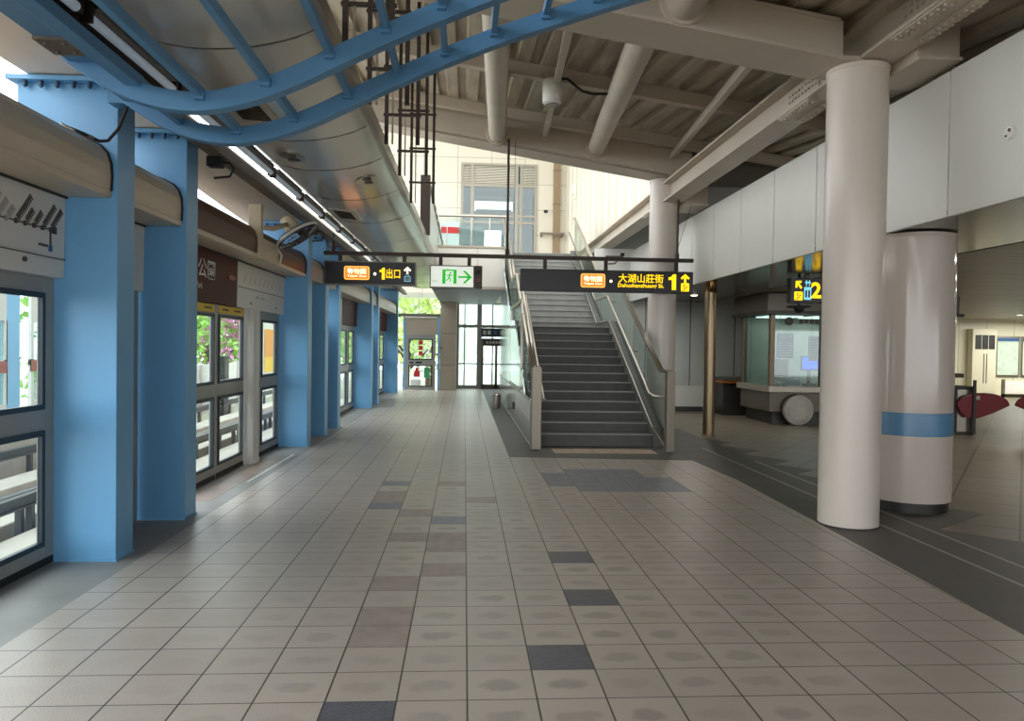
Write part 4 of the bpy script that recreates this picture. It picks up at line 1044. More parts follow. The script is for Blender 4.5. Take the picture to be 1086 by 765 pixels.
def digit_one(t, m, c, w, h):
    x, y, z = c
    b = MB(); p = [(-0.05, -0.5), (0.5, -0.5), (0.5, 0.5), (0.08, 0.5), (-0.14, 0.34), (-0.5, 0.30), (-0.5, 0.14), (-0.05, 0.14)]
    b.prism([(x + a * w, y, z + d * h) for a, d in p], (0, 0.002, 0)); return b.build('digit', m, t)
def stair_icon(t, m, c, s, m2):
    x, y, z = c
    b = MB(); b.prism(rrect((x, y, z), X_, Z_, s, s, s * 0.12), (0, 0.0015, 0)); o = b.build('symbol_plate', m, t)
    b = MB(); y2 = y - 0.0012
    b.prism([(x - 0.4 * s, y2, z - 0.35 * s), (x - 0.15 * s, y2, z - 0.35 * s), (x - 0.15 * s, y2, z - 0.12 * s), (x + 0.08 * s, y2, z - 0.12 * s), (x + 0.08 * s, y2, z + 0.1 * s), (x + 0.38 * s, y2, z + 0.1 * s), (x + 0.38 * s, y2, z + 0.02 * s), (x + 0.16 * s, y2, z + 0.02 * s), (x + 0.16 * s, y2, z - 0.2 * s), (x - 0.07 * s, y2, z - 0.2 * s), (x - 0.07 * s, y2, z - 0.42 * s), (x - 0.4 * s, y2, z - 0.42 * s)], (0, 0.001, 0))
    b.cyl((x - 0.1 * s, y2, z + 0.25 * s), (x - 0.1 * s, y2 + 0.001, z + 0.25 * s), 0.09 * s, n=12); b.box(x - 0.17 * s, x - 0.04 * s, y2, y2 + 0.001, z - 0.05 * s, z + 0.15 * s)
    b.build('symbol', m2, o); return o
SY = 10.996
arrow_up(t, M['sign_yellow'], (4.97, SY, 2.50), 0.13, 0.15, diag=True)
stair_icon(t, M['sign_yellow'], (4.97, SY, 2.33), 0.13, M['black_sign'])
arrow_up(t, M['sign_cyan'], (5.09, SY, 2.525), 0.05, 0.09); arrow_up(t, M['sign_cyan'], (5.135, SY, 2.525), 0.05, 0.09)
b = MB(); b.prism(rrect((5.11, SY, 2.37), X_, Z_, 0.11, 0.19, 0.01), (0, 0.0015, 0)); o = b.build('symbol_plate', M['sign_cyan'], t)
for dx in (-0.022, 0.022):
    b = MB(); b.cyl((5.11 + dx, SY - 0.001, 2.405), (5.11 + dx, SY, 2.405), 0.014, n=10); b.box(5.11 + dx - 0.014, 5.11 + dx + 0.014, SY - 0.001, SY, 2.31, 2.40); b.build('symbol', M['black_sign'], o)
text('2', M['sign_yellow'], t, (5.24, SY, 2.42), X_, Z_, h=0.24, bold=0.03)
text('M', M['sign_text'], t, (5.43, SY, 2.51), X_, Z_, h=0.12, bold=0.02)
b = MB(); c0 = Vector((5.40, SY - 0.001, 2.34))
b.cyl(c0 + Vector((0, 0, 0.085)), c0 + Vector((0, 0.001, 0.085)), 0.018, n=12); b.bar(c0 + Vector((0, 0, 0.06)), c0 + Vector((0, 0, 0.0)), 0.002, 0.02, up=X_)
b.tube([c0 + Vector((0.045 * math.cos(a * PI / 10 + 1.9), 0, -0.02 + 0.045 * math.sin(a * PI / 10 + 1.9))) for a in range(15)], 0.007, n=6); b.build('access_symbol', M['sign_text'], t)
t = thing('dome_camera', 'small black dome camera below the hanging hall sign', 'camera', (5.1, 11.4, 2.2))
b = MB(); b.box(4.98, 5.24, 11.16, 11.42, 2.17, 2.20); b.cyl((5.11, 11.3, 2.20), (5.11, 11.3, 2.65), 0.02, n=10); b.build('mount', M['rubber'], t)
b = MB(); b.lathe((5.11, 11.28, 2.09), [(0.02, 0.0), (0.055, 0.02), (0.075, 0.05), (0.08, 0.085)], n=24); b.build('dome', M['seal'], t)
HALL_LIGHTS = [(6.6, 7.6), (8.6, 9.3), (7.0, 12.2), (10.5, 11.0), (12.5, 15.0), (9.0, 19.0), (16.5, 21.5), (20.0, 22.5), (14.0, 10.0), (4.8, 15.6)]
hl = ['round downlight in the hall ceiling right behind the clad column', 'round downlight in the hall ceiling before the ticket gate', 'round downlight in the hall ceiling in front of the booth', 'round downlight over the ticket gates', 'round downlight past the ticket gates', 'round downlight behind the booth',
      'round downlight before the far posters', 'round downlight over the white barrier', 'round downlight well beyond the second gate', 'round downlight in the brown soffit near the steel post']
for i, (x, y) in enumerate(HALL_LIGHTS):
    z = 2.65 if x < 5.6 else 2.68
    t = thing('recessed_downlight', hl[i], 'downlight', (x, y, z), 'round downlights of the hall ceiling')
    b = MB(); b.lathe((x, y, z - 0.012), [(0.085, 0.0), (0.095, 0.012)], n=24); b.build('trim_ring', M['stainless'], t)
    b = MB(); b.lathe((x, y, z - 0.016), [(0.066, 0.0), (0.066, 0.004)], n=24); b.build('lens', M['lamp'], t)

# ------------------------------------------------------------------ staircase
ST = thing('staircase', 'dark granite staircase of two flights climbing to the upper floor', 'staircase', (2.02, 11.43, 0))
SX0, SX1 = 1.10, 2.90
treads = [(11.43 + 0.3 * k, 0.19 + 0.145 * k) for k in range(13)] + [(16.6 + 0.3 * k, 1.93 + 0.145 * (k + 1)) for k in range(15)]
for i, (y, z) in enumerate(treads):
    run = 0.3 if i != 12 else 1.57
    zb = max(0.0, z - 0.42)
    b = MB(); b.box(SX0, SX1, y, y + run, zb, z - 0.022)
    b.mi = 1; b.box(SX0, SX1, y - 0.018, y + run, z - 0.022, z)
    b.mi = 2; b.box(SX0, SX1, y - 0.020, y + 0.006, z - 0.012, z + 0.001)
    sm = M['step'] if i < 13 else M['step_skylit']
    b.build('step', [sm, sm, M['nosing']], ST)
# flank towards the platform
def slope_z(y): return 0.19 + (y - 11.43) * 0.4833 if y < 15.03 else (1.93 if y < 16.6 else 1.93 + (y - 16.45) * 0.4833)
LS = thing('stair_balustrade', 'stair balustrade with double steel handrail and polished flank facing the platform', 'balustrade', (1.04, 11.0, 0))
b = MB(); b.box(0.985, 1.095, 11.14, 20.9, 0.0, 0.70); b.build('stone_flank', M['stone'], LS, bevel=0.004)
b = MB(); b.box(0.978, 1.0, 11.14, 20.9, 0.70, 0.735); b.box(0.978, 0.99, 11.14, 20.9, 0.05, 0.07); b.build('trim_rail', M['stainless'], LS)
pts = [(0.99, 11.9, 0.735), (0.99, 12.6, 0.735 + 0.12)]
prof = [(0.99, 12.3, 0.735), (0.99, 20.9, 0.735), (0.99, 20.9, slope_z(20.9) + 0.05)] + [(0.99, y, slope_z(y) + 0.1) for y in (19, 17, 16.6, 15.1, 14, 13, 12.3)]
b = MB(); b.prism(prof, (0.02, 0, 0)); b.build('steel_flank', mat('bright_flank', (206, 212, 212), 0.10, metal=0.85), LS)
for (ya, yb) in ((11.2, 12.6), (12.63, 13.9), (13.93, 15.1), (15.13, 16.6), (16.63, 18.6), (18.63, 20.9)):
    za, zb = max(slope_z(ya) + 0.06, 0.74), max(slope_z(yb) + 0.06, 0.74)
    b = MB(); b.prism([(1.035, ya, za), (1.035, yb, zb), (1.035, yb, slope_z(yb) + 0.98), (1.035, ya, slope_z(ya) + 0.98)], (0.012, 0, 0)); b.build('glass_panel', M['glass_b'], LS)
def newel(parent, x0, x1, h, y0=11.0, y1=11.16):
    b = MB(); b.prism([(x0, y0, 0), (x1, y0, 0), (x1, y0, h - 0.03), (x1 - 0.03, y0, h), (x0 + 0.03, y0, h), (x0, y0, h - 0.03)], (0, y1 - y0, 0)); b.build('newel', M['newel'], parent, bevel=0.006)
newel(LS, 1.0, 1.14, 1.23)
def rail_path(x, off, y0, y1=20.9):
    ys = [y0, 12.5, 15.0, 15.15, 16.45, 16.75, y1]
    return [(x, y, slope_z(min(max(y, 11.43), 20.9)) + off if y >= 11.43 else slope_z(11.43) + off - (11.43 - y) * 0.48) for y in ys]
b = MB(); b.tube(rail_path(1.02, 1.03, 11.15), 0.030, n=14); b.tube(rail_path(1.085, 1.03, 11.15), 0.026, n=14); b.build('handrail', M['stainless'], LS)
b = MB(); b.tube([(1.14, 11.08, 0.74), (1.20, 11.10, 0.73), (1.20, 11.3, 0.74)] + [(1.20, y, slope_z(y) + 0.62) for y in (11.7, 12.5, 15.0)], 0.02, n=12); b.build('lower_handrail', M['stainless'], LS)
b = MB(); b.box(0.965, 0.985, 14.72, 14.92, 0.28, 0.42); b.build('socket_box', M['rubber'], LS)

RS = thing('stair_balustrade', 'glass stair balustrade with a bright low handrail on the column side', 'balustrade', (3.0, 11.0, 0))
newel(RS, 2.96, 3.08, 1.19, 10.82, 10.96)
prof = [(2.90, 11.35, 0.0), (2.90, 20.9, 2.5), (2.90, 20.9, slope_z(20.9) + 0.12)] + [(2.90, y, slope_z(y) + 0.12) for y in (18.5, 16.7, 16.5, 15.05, 13, 11.43)] + [(2.90, 11.35, 0.30)]
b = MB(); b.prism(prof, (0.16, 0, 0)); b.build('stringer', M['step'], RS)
for (ya, yb) in ((10.97, 12.2), (12.23, 13.5), (13.53, 15.1), (15.13, 16.6), (16.63, 18.6), (18.63, 20.9)):
    lo = lambda y: slope_z(y) + 0.12 if y > 11.36 else 0.05
    b = MB(); b.prism([(2.995, ya, lo(ya)), (2.995, yb, lo(yb)), (2.995, yb, slope_z(yb) + 1.0), (2.995, ya, (slope_z(ya) + 1.0) if ya > 11.43 else 1.12)], (0.012, 0, 0)); b.build('glass_panel', M['glass_b'], RS)
b = MB()
P = [(3.0, 10.9, 1.17), (3.0, 11.35, 1.18)] + [(3.0, y, slope_z(y) + 1.03) for y in (11.6, 12.5, 15.0, 15.15, 16.45, 16.75, 20.9)]
for p, q in zip(P, P[1:]): b.bar(p, q, 0.075, 0.045)
b.build('handrail', M['stainless'], RS)
b = MB(); b.tube([(3.0, 11.0, 0.80), (2.90, 11.05, 0.79), (2.86, 11.2, 0.79), (2.86, 11.5, 0.82)] + [(2.86, y, slope_z(y) + 0.62) for y in (11.9, 13, 15.0, 15.15, 16.45, 16.75, 20.9)], 0.022, n=12); b.build('lower_handrail', M['stainless'], RS)
for y in (11.9, 12.9, 13.9, 14.9, 17.2, 18.4, 19.6):
    b = MB(); b.tube([(2.86, y, slope_z(y) + 0.60), (2.90, y, slope_z(y) + 0.565), (2.995, y, slope_z(y) + 0.57)], 0.010, n=8); b.build('rail_bracket', M['stainless'], RS)
b = MB(); b.tube([(2.985, 10.98, 0.06)] + [(2.895, y, slope_z(y) + 0.125) for y in (11.45, 13, 15.03, 16.5, 16.75, 20.9)], 0.012, n=8); b.build('foot_trim', M['stainless'], RS)
t = thing('steel_bin', 'small steel bin on the floor beside the stair flank', 'bin', (0.80, 18.3, 0))
b = MB(); b.lathe((0.80, 18.3, 0), [(0.09, 0.0), (0.10, 0.03), (0.10, 0.34), (0.085, 0.36)], n=24); b.build('body', M['stainless'], t)
b = MB(); b.lathe((0.80, 18.3, 0.36), [(0.07, 0.0), (0.06, 0.02)], n=24); b.build('lid', M['dark_steel'], t)
b = MB()
for y in (13.2, 16.2): b.box(0.985, 1.02, y, y + 0.07, 0.735, 2.30)
b.box(0.985, 1.02, 13.2, 16.27, 2.30, 2.36); b.box(0.985, 1.02, 13.2, 16.27, 0.735, 0.78); b.build('reflection_frame', M['stainless'], LS)  # bars modelled in place of the window reflection in the flank

# ------------------------------------------------------------------ end of the platform
# pillar panels between end door and glazing
t = thing('panelled_pillar', 'beige panelled pillar between the end door and the tall glazing', 'pillar', (-0.56, 25.8, 0))
for z0, z1 in ((0.0, 0.85), (0.862, 1.90), (1.912, 3.25)):
    b = MB(); b.box(-0.82, -0.28, 25.4, 26.8, z0, z1); b.build('panel', M['pillar_tile'], t, bevel=0.006)
b = MB(); b.cyl((-0.78, 25.4, 1.42), (-0.78, 25.385, 1.42), 0.028, n=14); b.build('switch', M['ink'], t)
# emergency end door
ED = thing('end_gate_door', 'grey emergency end door with two windows and red stickers', 'door', (-1.46, 25.4, 0))
fx0, fx1, gy = -1.98, -0.97, 25.4
b = MB()
xs = [fx0, -1.86, -1.07, fx1]; zs = [0.01, 0.12, 0.84, 1.02, 1.72, 1.87]
b.box(xs[0], xs[1], gy, gy + 0.05, zs[0], zs[5]); b.box(xs[2], xs[3], gy, gy + 0.05, zs[0], zs[5])
for k in (0, 2, 4): b.box(xs[1], xs[2], gy, gy + 0.05, zs[k], zs[k + 1])
b.build('frame', M['door_grey'], ED, bevel=0.004)
for z0, z1 in ((0.12, 0.84), (1.02, 1.72)):
    g = MB(); s = 0.035; x0, x1 = xs[1], xs[2]
    g.box(x0, x1, gy - 0.008, gy + 0.02, z0, z0 + s); g.box(x0, x1, gy - 0.008, gy + 0.02, z1 - s, z1); g.box(x0, x0 + s, gy - 0.008, gy + 0.02, z0 + s, z1 - s); g.box(x1 - s, x1, gy - 0.008, gy + 0.02, z0 + s, z1 - s)
    o = g.build('gasket', M['seal'], ED)
    p = MB(); p.box(x0 + s, x1 - s, gy + 0.006, gy + 0.012, z0 + s, z1 - s); p.build('pane', M['glass'], o)
for z in (1.60, 1.42, 1.24):
    b = MB(); b.box(-1.53, -1.39, gy - 0.004, gy + 0.004, z - 0.07, z + 0.07); b.build('red_sticker', M['red'], ED)
b = MB(); b.prism([(-1.68, gy - 0.004, 0.45), (-1.48, gy - 0.004, 0.45), (-1.48, gy - 0.004, 0.60), (-1.52, gy - 0.004, 0.66), (-1.54, gy - 0.004, 0.76), (-1.62, gy - 0.004, 0.76), (-1.64, gy - 0.004, 0.66), (-1.68, gy - 0.004, 0.60)], (0, 0.006, 0)); b.build('red_sticker', M['red'], ED)
b = MB(); b.box(-1.34, -1.16, gy - 0.004, gy + 0.004, 0.42, 0.78); b.build('green_sticker', M['green'], ED)
b = MB(); b.box(-1.78, -1.45, gy - 0.004, gy + 0.003, 0.16, 0.36)
b.build('notice', M['white'], ED)
b = MB(); b.box(-1.83, -1.70, gy - 0.012, gy, 0.90, 0.95); b.box(-1.62, -1.42, gy - 0.012, gy, 0.90, 0.96); b.build('latch', M['seal'], ED)
b = MB(); b.box(-2.06, -0.88, 25.40, 25.46, 1.87, 2.44); o = b.build('header_panel', M['pillar_tile'], bevel=0.004); tag(o, 'plain beige panel above the emergency end door', 'panel')
t = thing('door_surround', 'slim blue frame round the emergency end door and window above', 'frame', (-1.46, 25.42, 0))
for x0, x1 in ((-2.04, -1.985), (-0.895, -0.825)):
    b = MB(); b.box(x0, x1, 25.38, 25.48, 0.0, 2.56); b.build('jamb', M['blue'], t)
b = MB(); b.box(-2.4, -0.825, 25.36, 25.5, 2.46, 2.56); b.build('head', M['duct'], t)
b = MB(); b.box(-2.0, -0.95, 25.35, 25.37, 2.425, 2.46); b.build('pale_strip', M['white'], t)
w1 = bpy.data.objects.new('window_1', None); COL.objects.link(w1); structure(w1, 'window with trees above the emergency end door', 'window')
b = MB(); b.box(-2.4, -0.825, 25.42, 25.43, 2.56, 3.27); b.build('pane', M['glass'], w1)
b = MB(); b.box(-2.42, -2.38, 25.38, 25.46, 2.56, 3.27); b.box(-1.55, -1.53, 25.40, 25.45, 2.56, 3.27); b.build('mullion', M['door_grey'], w1)
# glazed back wall
w2 = bpy.data.objects.new('window_2', None); COL.objects.link(w2); structure(w2, 'tall glazed wall at the end of the concourse', 'window')
Y = 26.7
b = MB()
for x0, x1 in ((-0.28, -0.20), (-0.02, 0.02), (0.44, 0.60), (0.97, 1.01), (1.42, 1.50), (2.2, 2.26), (3.0, 3.08)): b.box(x0, x1, Y, Y + 0.10, 0, 3.05)
for z0, z1 in ((0.0, 0.12), (2.16, 2.26), (2.98, 3.05), (0.86, 0.90)): b.box(-0.28, 3.05, Y + 0.02, Y + 0.08, z0, z1)
b.build('frame', M['door_grey'], w2)
b = MB(); b.box(-0.24, 3.04, Y + 0.049, Y + 0.050, 0.1, 3.0); b.build('pane', M['hazy'], w2)
d1 = bpy.data.objects.new('door_1', None); COL.objects.link(d1); structure(d1, 'narrow glazed door under the dark sign', 'door')
b = MB(); b.box(0.60, 0.67, Y - 0.05, Y, 0, 1.75); b.box(1.08, 1.17, Y - 0.05, Y, 0, 1.75); b.box(0.60, 1.42, Y - 0.05, Y, 1.70, 1.78); b.box(0.60, 1.42, Y - 0.05, Y, 0.02, 0.16); b.box(1.36, 1.42, Y - 0.05, Y, 0, 1.75); b.build('door_frame', mat('door_bronze', (118, 108, 96), 0.45, metal=0.4), d1)
b = MB(); b.box(0.655, 0.675, Y - 0.09, Y - 0.05, 0.85, 1.15); b.build('handle', M['seal'], d1)
t = thing('door_sign', 'dark blue sign with small white symbols above the glazed back door', 'sign', (1.0, 26.6, 1.85))
b = MB(); b.box(0.58, 1.46, 26.56, 26.62, 1.84, 2.14); b.build('board', M['navy'], t, bevel=0.006)
for k, x in enumerate((0.70, 0.86)):
    b = MB(); b.box(x - 0.055, x + 0.055, 26.553, 26.56, 1.92, 2.06); b.build('symbol', M['sign_dim'], t)
b = MB(); b.box(1.03, 1.13, 26.553, 26.56, 1.92, 2.06); b.build('symbol', M['ink_b'], t)
b = MB(); b.cyl((0.66, 26.59, 2.14), (0.66, 26.59, 2.24), 0.012, n=8); b.cyl((1.38, 26.59, 2.14), (1.38, 26.59, 2.24), 0.012, n=8); b.build('hanger', M['dark_steel'], t)
t = thing('door_plate', 'grey name plate with white lettering below the dark blue sign', 'sign', (1.0, 26.6, 1.6))
b = MB(); b.box(0.66, 1.38, 26.58, 26.64, 1.52, 1.78); b.build('board', M['ink'], t)
b = MB()
for k in range(5): b.box(0.76 + k * 0.11, 0.84 + k * 0.11, 26.573, 26.58, 1.60, 1.68)
b.build('lettering', M['sign_dim'], t)

# ------------------------------------------------------------------ upper floor, its walls and lift front
b = MB(); b.box(-0.85, 1.02, 19.6, 26.9, 3.02, 4.08); b.box(1.02, 3.6, 20.95, 26.9, 3.02, 4.08)
sl = structure(b.build('floor_upper', M['slab']), 'edge of the upper floor slab', 'floor')
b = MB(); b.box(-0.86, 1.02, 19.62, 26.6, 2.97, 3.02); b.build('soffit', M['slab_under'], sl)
b = MB(); b.box(-0.86, 1.03, 19.585, 19.60, 2.98, 3.05); b.box(0.30, 0.312, 19.585, 19.60, 3.05, 4.05); b.box(-0.87, 1.03, 19.57, 19.60, 4.05, 4.10); b.build('edge_trim', M['pillar_tile'], sl)
t = thing('upper_balustrade', 'glass balustrade along the edge of the upper floor', 'balustrade', (0.1, 19.65, 4.08))
for x0, x1 in ((-0.84, -0.50), (-0.48, 0.13), (0.15, 0.60), (0.62, 1.0)):
    b = MB(); b.box(x0, x1, 19.66, 19.672, 4.10, 4.84); b.build('glass_panel', M['glass_b'], t)
for x in (-0.49, 0.14, 0.61):
    b = MB(); b.box(x - 0.012, x + 0.012, 19.64, 19.69, 4.08, 4.84); b.build('post', M['stainless'], t)
b = MB(); b.cyl((-0.86, 19.665, 4.88), (1.03, 19.665, 4.88), 0.035, n=16); b.build('handrail', M['stainless'], t)
wb = bpy.data.objects.new('wall_back', None); COL.objects.link(wb); structure(wb, 'cream tiled upper back wall with the lift front', 'wall')
b = MB(); b.box(-6.0, -0.20, 27.0, 27.15, 5.9, 9.6); b.box(-6.0, -0.90, 27.0, 27.15, 3.2, 5.9); b.box(2.52, 3.8, 27.0, 27.15, 3.2, 9.6); b.box(-0.20, 2.52, 27.0, 27.15, 8.02, 9.6); b.build('tiles', M['wall_tile'], wb)
w3 = bpy.data.objects.new('window_3', None); COL.objects.link(w3); structure(w3, 'glazed lift shaft front with louvres at the top', 'window')
b = MB()
for x0, x1 in ((-0.20, -0.12), (0.14, 0.26), (1.72, 1.84), (1.90, 1.98), (2.42, 2.52)): b.box(x0, x1, 26.95, 27.05, 4.3, 8.02)
for z0, z1 in ((7.18, 7.30), (6.12, 6.20), (5.88, 5.98), (7.94, 8.02), (4.22, 4.36)): b.box(-0.20, 2.52, 26.96, 27.04, z0, z1)
b.build('frame', mat('lift_frame', (150, 146, 134), 0.45, metal=0.3), w3)
b = MB(); b.box(-0.15, 2.48, 26.99, 27.0, 4.3, 7.2); b.build('pane', M['glass_t'], w3)
for x0, x1 in ((-0.12, 0.14), (0.26, 1.72), (1.98, 2.42)):
    b = MB()
    for k in range(12): b.hexa([(x0, 26.97, 7.32 + k * 0.052), (x1, 26.97, 7.32 + k * 0.052), (x1, 27.02, 7.345 + k * 0.052), (x0, 27.02, 7.345 + k * 0.052), (x0, 26.97, 7.335 + k * 0.052), (x1, 26.97, 7.335 + k * 0.052), (x1, 27.02, 7.36 + k * 0.052), (x0, 27.02, 7.36 + k * 0.052)])
    b.build('louvre', mat('louvre_cream', (206, 198, 176), 0.5), w3)
# lift shaft behind the glass
b = MB(); b.box(-0.20, 2.52, 28.9, 29.0, 4.2, 9.0); b.box(-0.25, -0.2, 27.1, 29.0, 4.2, 9.0); b.box(2.52, 2.57, 27.1, 29.0, 4.2, 9.0); structure(b.build('wall_lift_shaft', mat('shaft_grey', (72, 80, 80), 0.5)), 'lift shaft walls behind the upper glazing', 'wall')
t = thing('lift_car', 'lift machinery frame seen behind the upper glazing', 'lift', (0.9, 28, 5))
b = MB(); b.box(0.35, 1.65, 27.6, 28.6, 6.95, 7.15); b.box(0.35, 1.65, 27.6, 28.6, 6.40, 6.50); b.build('frame', M['dark_steel'], t)
b = MB(); b.box(0.30, 1.70, 27.9, 27.95, 6.50, 6.85); b.build('light_panel', emit('lift_light', (250, 252, 246), 2.2), t)
for x in (0.05, 1.78, 2.15):
    b = MB(); b.box(x, x + 0.09, 27.5, 27.6, 4.2, 8.0); b.build('guide_rail', M['dark_steel'], t)
for (x, z) in ((0.03, 6.5), (2.2, 6.9), (2.18, 6.4)):
    b = MB(); b.cyl((x, 27.45, z), (x, 27.55, z), 0.14, n=20); b.build('sheave', M['seal'], t)
t = thing('shop_front', 'pale upper shop front with a red strip behind the glass balustrade', 'shop front', (-0.2, 26.9, 4.1))
b = MB(); b.box(-0.89, -0.22, 26.94, 26.99, 4.1, 5.9); b.build('panel', mat('pale_blue_panel', (196, 212, 214), 0.3), t)
b = MB(); b.box(-0.88, -0.25, 26.92, 26.94, 5.50, 5.72); b.build('red_strip', M['red'], t)
b = MB(); b.box(-0.24, 0.62, 26.90, 26.94, 4.2, 5.75); b.build('glass_door', M['glass_t'], t)
b = MB(); b.box(0.66, 1.24, 26.88, 26.93, 4.4, 5.62); b.build('light_box', emit('shop_light', (250, 252, 250), 1.5), t)
t = thing('downpipe', 'brown downpipe in the corner of the cream upper walls', 'pipe', (3.3, 26.9, 4.1))
b = MB(); b.box(3.10, 3.34, 26.86, 26.99, 4.1, 9.6); b.build('pipe', mat('downpipe_brown', (136, 116, 88), 0.5), t)
for z in (5.4, 6.6, 7.8, 9.0):
    b = MB(); b.box(3.08, 3.36, 26.84, 26.99, z, z + 0.03); b.build('joint', M['channel'], t)
# ribbed side wall above the long beam
b = MB(); pr = []
y = 13.1
while y < 27.0:
    pr += [(3.62, y), (3.62, y + 0.62), (3.56, y + 0.70), (3.56, y + 0.86), ]; y += 0.94
pr = [p for p in pr if p[1] < 27.0] + [(3.62, 27.0)]
lo = [b._v((x, y, 4.32)) for x, y in pr]; hi = [b._v((x, y, 9.6)) for x, y in pr]
for i in range(len(pr) - 1): b.bm.faces.new((lo[i], lo[i + 1], hi[i + 1], hi[i]))
b.box(3.66, 3.8, 13.1, 27.0, 4.32, 9.6)
structure(b.build('wall_upper_side', M['ribbed']), 'cream ribbed upper wall beside the stair well', 'wall')
t = thing('oval_lamp', 'small white oval lamp on the cream ribbed upper wall', 'lamp', (3.55, 24.6, 6.6))
b = MB(); b.prism([(3.56, 24.6 + 0.14 * math.cos(a * PI / 12), 6.62 + 0.27 * math.sin(a * PI / 12)) for a in range(24)], (-0.08, 0, 0)); b.build('housing', M['white'], t)
b = MB(); b.prism([(3.485, 24.6 + 0.05 * math.cos(a * PI / 8), 6.50 + 0.05 * math.sin(a * PI / 8)) for a in range(16)], (-0.01, 0, 0)); b.build('lens', M['ink'], t)
t = thing('cctv_camera', 'small camera on an arm on the cream tiles beside the lift glazing', 'camera', (2.8, 26.9, 6.3))
b = MB(); b.cyl((3.05, 26.9, 6.36), (2.86, 26.8, 6.36), 0.014, n=8); b.build('arm', M['white'], t)
b = MB(); b.lathe((2.82, 26.78, 6.27), [(0.03, 0), (0.075, 0.04), (0.08, 0.10)], n=18); b.build('dome', M['rubber'], t)
t = thing('cctv_camera', 'grey box camera on a bracket just above the hanging sign rail', 'camera', (2.55, 12.6, 3.0))
b = MB(); b.box(2.36, 2.66, 12.62, 12.74, 3.00, 3.07); b.build('body', M['duct'], t, bevel=0.01)
b = MB(); b.tube([(2.58, 12.68, 3.0), (2.50, 12.6, 2.93), (2.36, 12.36, 2.90)], 0.012, n=8); b.build('bracket', M['dark_steel'], t)
b = MB(); b.box(2.62, 2.68, 12.65, 12.71, 3.07, 3.12); b.build('cap', M['rubber'], t)
t = thing('wall_rail', 'short brown bar on brackets across the corner of the cream upper walls', 'rail', (3.1, 26.8, 5.5))
b = MB(); b.box(2.62, 3.50, 26.70, 26.76, 5.50, 5.58); b.build('bar', M['channel'], t)
for x in (2.66, 3.40):
    b = MB(); b.box(x, x + 0.05, 26.76, 26.99, 5.44, 5.52); b.build('bracket', M['channel'], t)
b = MB(); y = 16.0
while y < 27.2: b.box(-4.0, 4.2, y, y + 0.55, 9.7, 9.8); y += 1.0
structure(b.build('roof_added_slats', M['ribbed']), 'unseen slats added over the stair well to cut sky light', 'roof')  # out of view, added to dim the sky light on the upper walls
# smoke curtain panel beyond the hangers
t = thing('smoke_curtain', 'tall pale glass panel in a dark frame hanging past the curved ceiling rim', 'glass screen', (-0.72, 18, 3.7))
b = MB(); b.box(-0.735, -0.725, 14.4, 24.0, 3.62, 4.60); b.build('glass_panel', mat('pale_panel', (206, 212, 206), 0.3), t)
b = MB(); b.box(-0.76, -0.70, 14.3, 24.0, 4.60, 4.70); b.build('top_rail', M['dark_steel'], t)
b = MB(); b.box(-0.86, -0.68, 14.25, 14.45, 3.60, 4.70); b.build('end_post', M['dark_steel'], t)
y = 15.4
while y < 24:
    b = MB(); b.box(-0.775, -0.685, y, y + 0.10, 4.56, 4.72); b.build('clip', M['stainless'], t); y += 1.1

# ------------------------------------------------------------------ hanging direction signs
t = thing('sign_rail', 'long dark horizontal rail hung on rods carrying the direction signs', 'rail', (0.7, 12.25, 2.97))
b = MB(); b.box(-2.26, 3.74, 12.215, 12.285, 2.935, 2.995); b.build('rail', M['dark_steel'], t)
for (x, z1) in ((0.67, 4.86), (3.47, 4.34), (-2.12, 3.28)):
    b = MB(); b.cyl((x, 12.25, 2.99), (x, 12.25, z1), 0.022, n=12); b.cyl((x, 12.25, 2.99), (x, 12.25, 3.08), 0.034, n=12); b.build('rod', M['dark_steel'], t)
b = MB(); b.tube([(3.80, 12.3, 4.2), (3.50, 12.28, 3.2)], 0.004, n=5); b.tube([(0.78, 12.27, 4.85), (0.78, 12.27, 2.96)], 0.004, n=5); b.build('wire', M['rubber'], t)
def badge(t, x, y, z, w, h):
    b = MB(); b.prism(rrect((x, y, z), X_, Z_, w, h, 0.035), (0, 0.002, 0)); o = b.build('badge', M['sign_orange_l'], t)
    b = MB(); b.prism(rrect((x, y - 0.001, z), X_, Z_, w - 0.035, h - 0.035, 0.022), (0, 0.001, 0)); b.build('badge_fill', M['sign_orange'], o)
    text('動物園', M['sign_text'], o, (x, y - 0.002, z + h * 0.13), X_, Z_, w=w * 0.74, h=h * 0.42, bold=0.008)
    text('Taipei Zoo', M['sign_text'], o, (x, y - 0.002, z - h * 0.24), X_, Z_, w=w * 0.76, h=h * 0.20, bold=0.015)
def sign_box(name, label, x0, x1, z0, z1, front, hang):
    t = thing(name, label, 'sign', ((x0 + x1) / 2, 12.25, z0), 'direction signs under the long rail' if name == 'direction_sign' else None)
    b = MB(); b.box(x0, x1, 12.16, 12.34, z0, z1); b.build('box', M['sign_edge'] if front != 'black_sign' else M['black_sign'], t, bevel=0.006)
    b = MB(); b.box(x0 + 0.02, x1 - 0.02, 12.152, 12.16, z0 + 0.02, z1 - 0.02); b.build('face', M[front], t)
    for x in hang:
        b = MB(); b.box(x - 0.03, x + 0.03, 12.23, 12.27, z1, 2.94); b.build('hanger', M['dark_steel'], t)
    return t
FY = 12.150
d = sign_box('direction_sign', 'short black hanging sign with orange badge and yellow exit 1 characters', -2.23, -0.80, 2.46, 2.83, 'black_sign', (-2.0, -0.98))
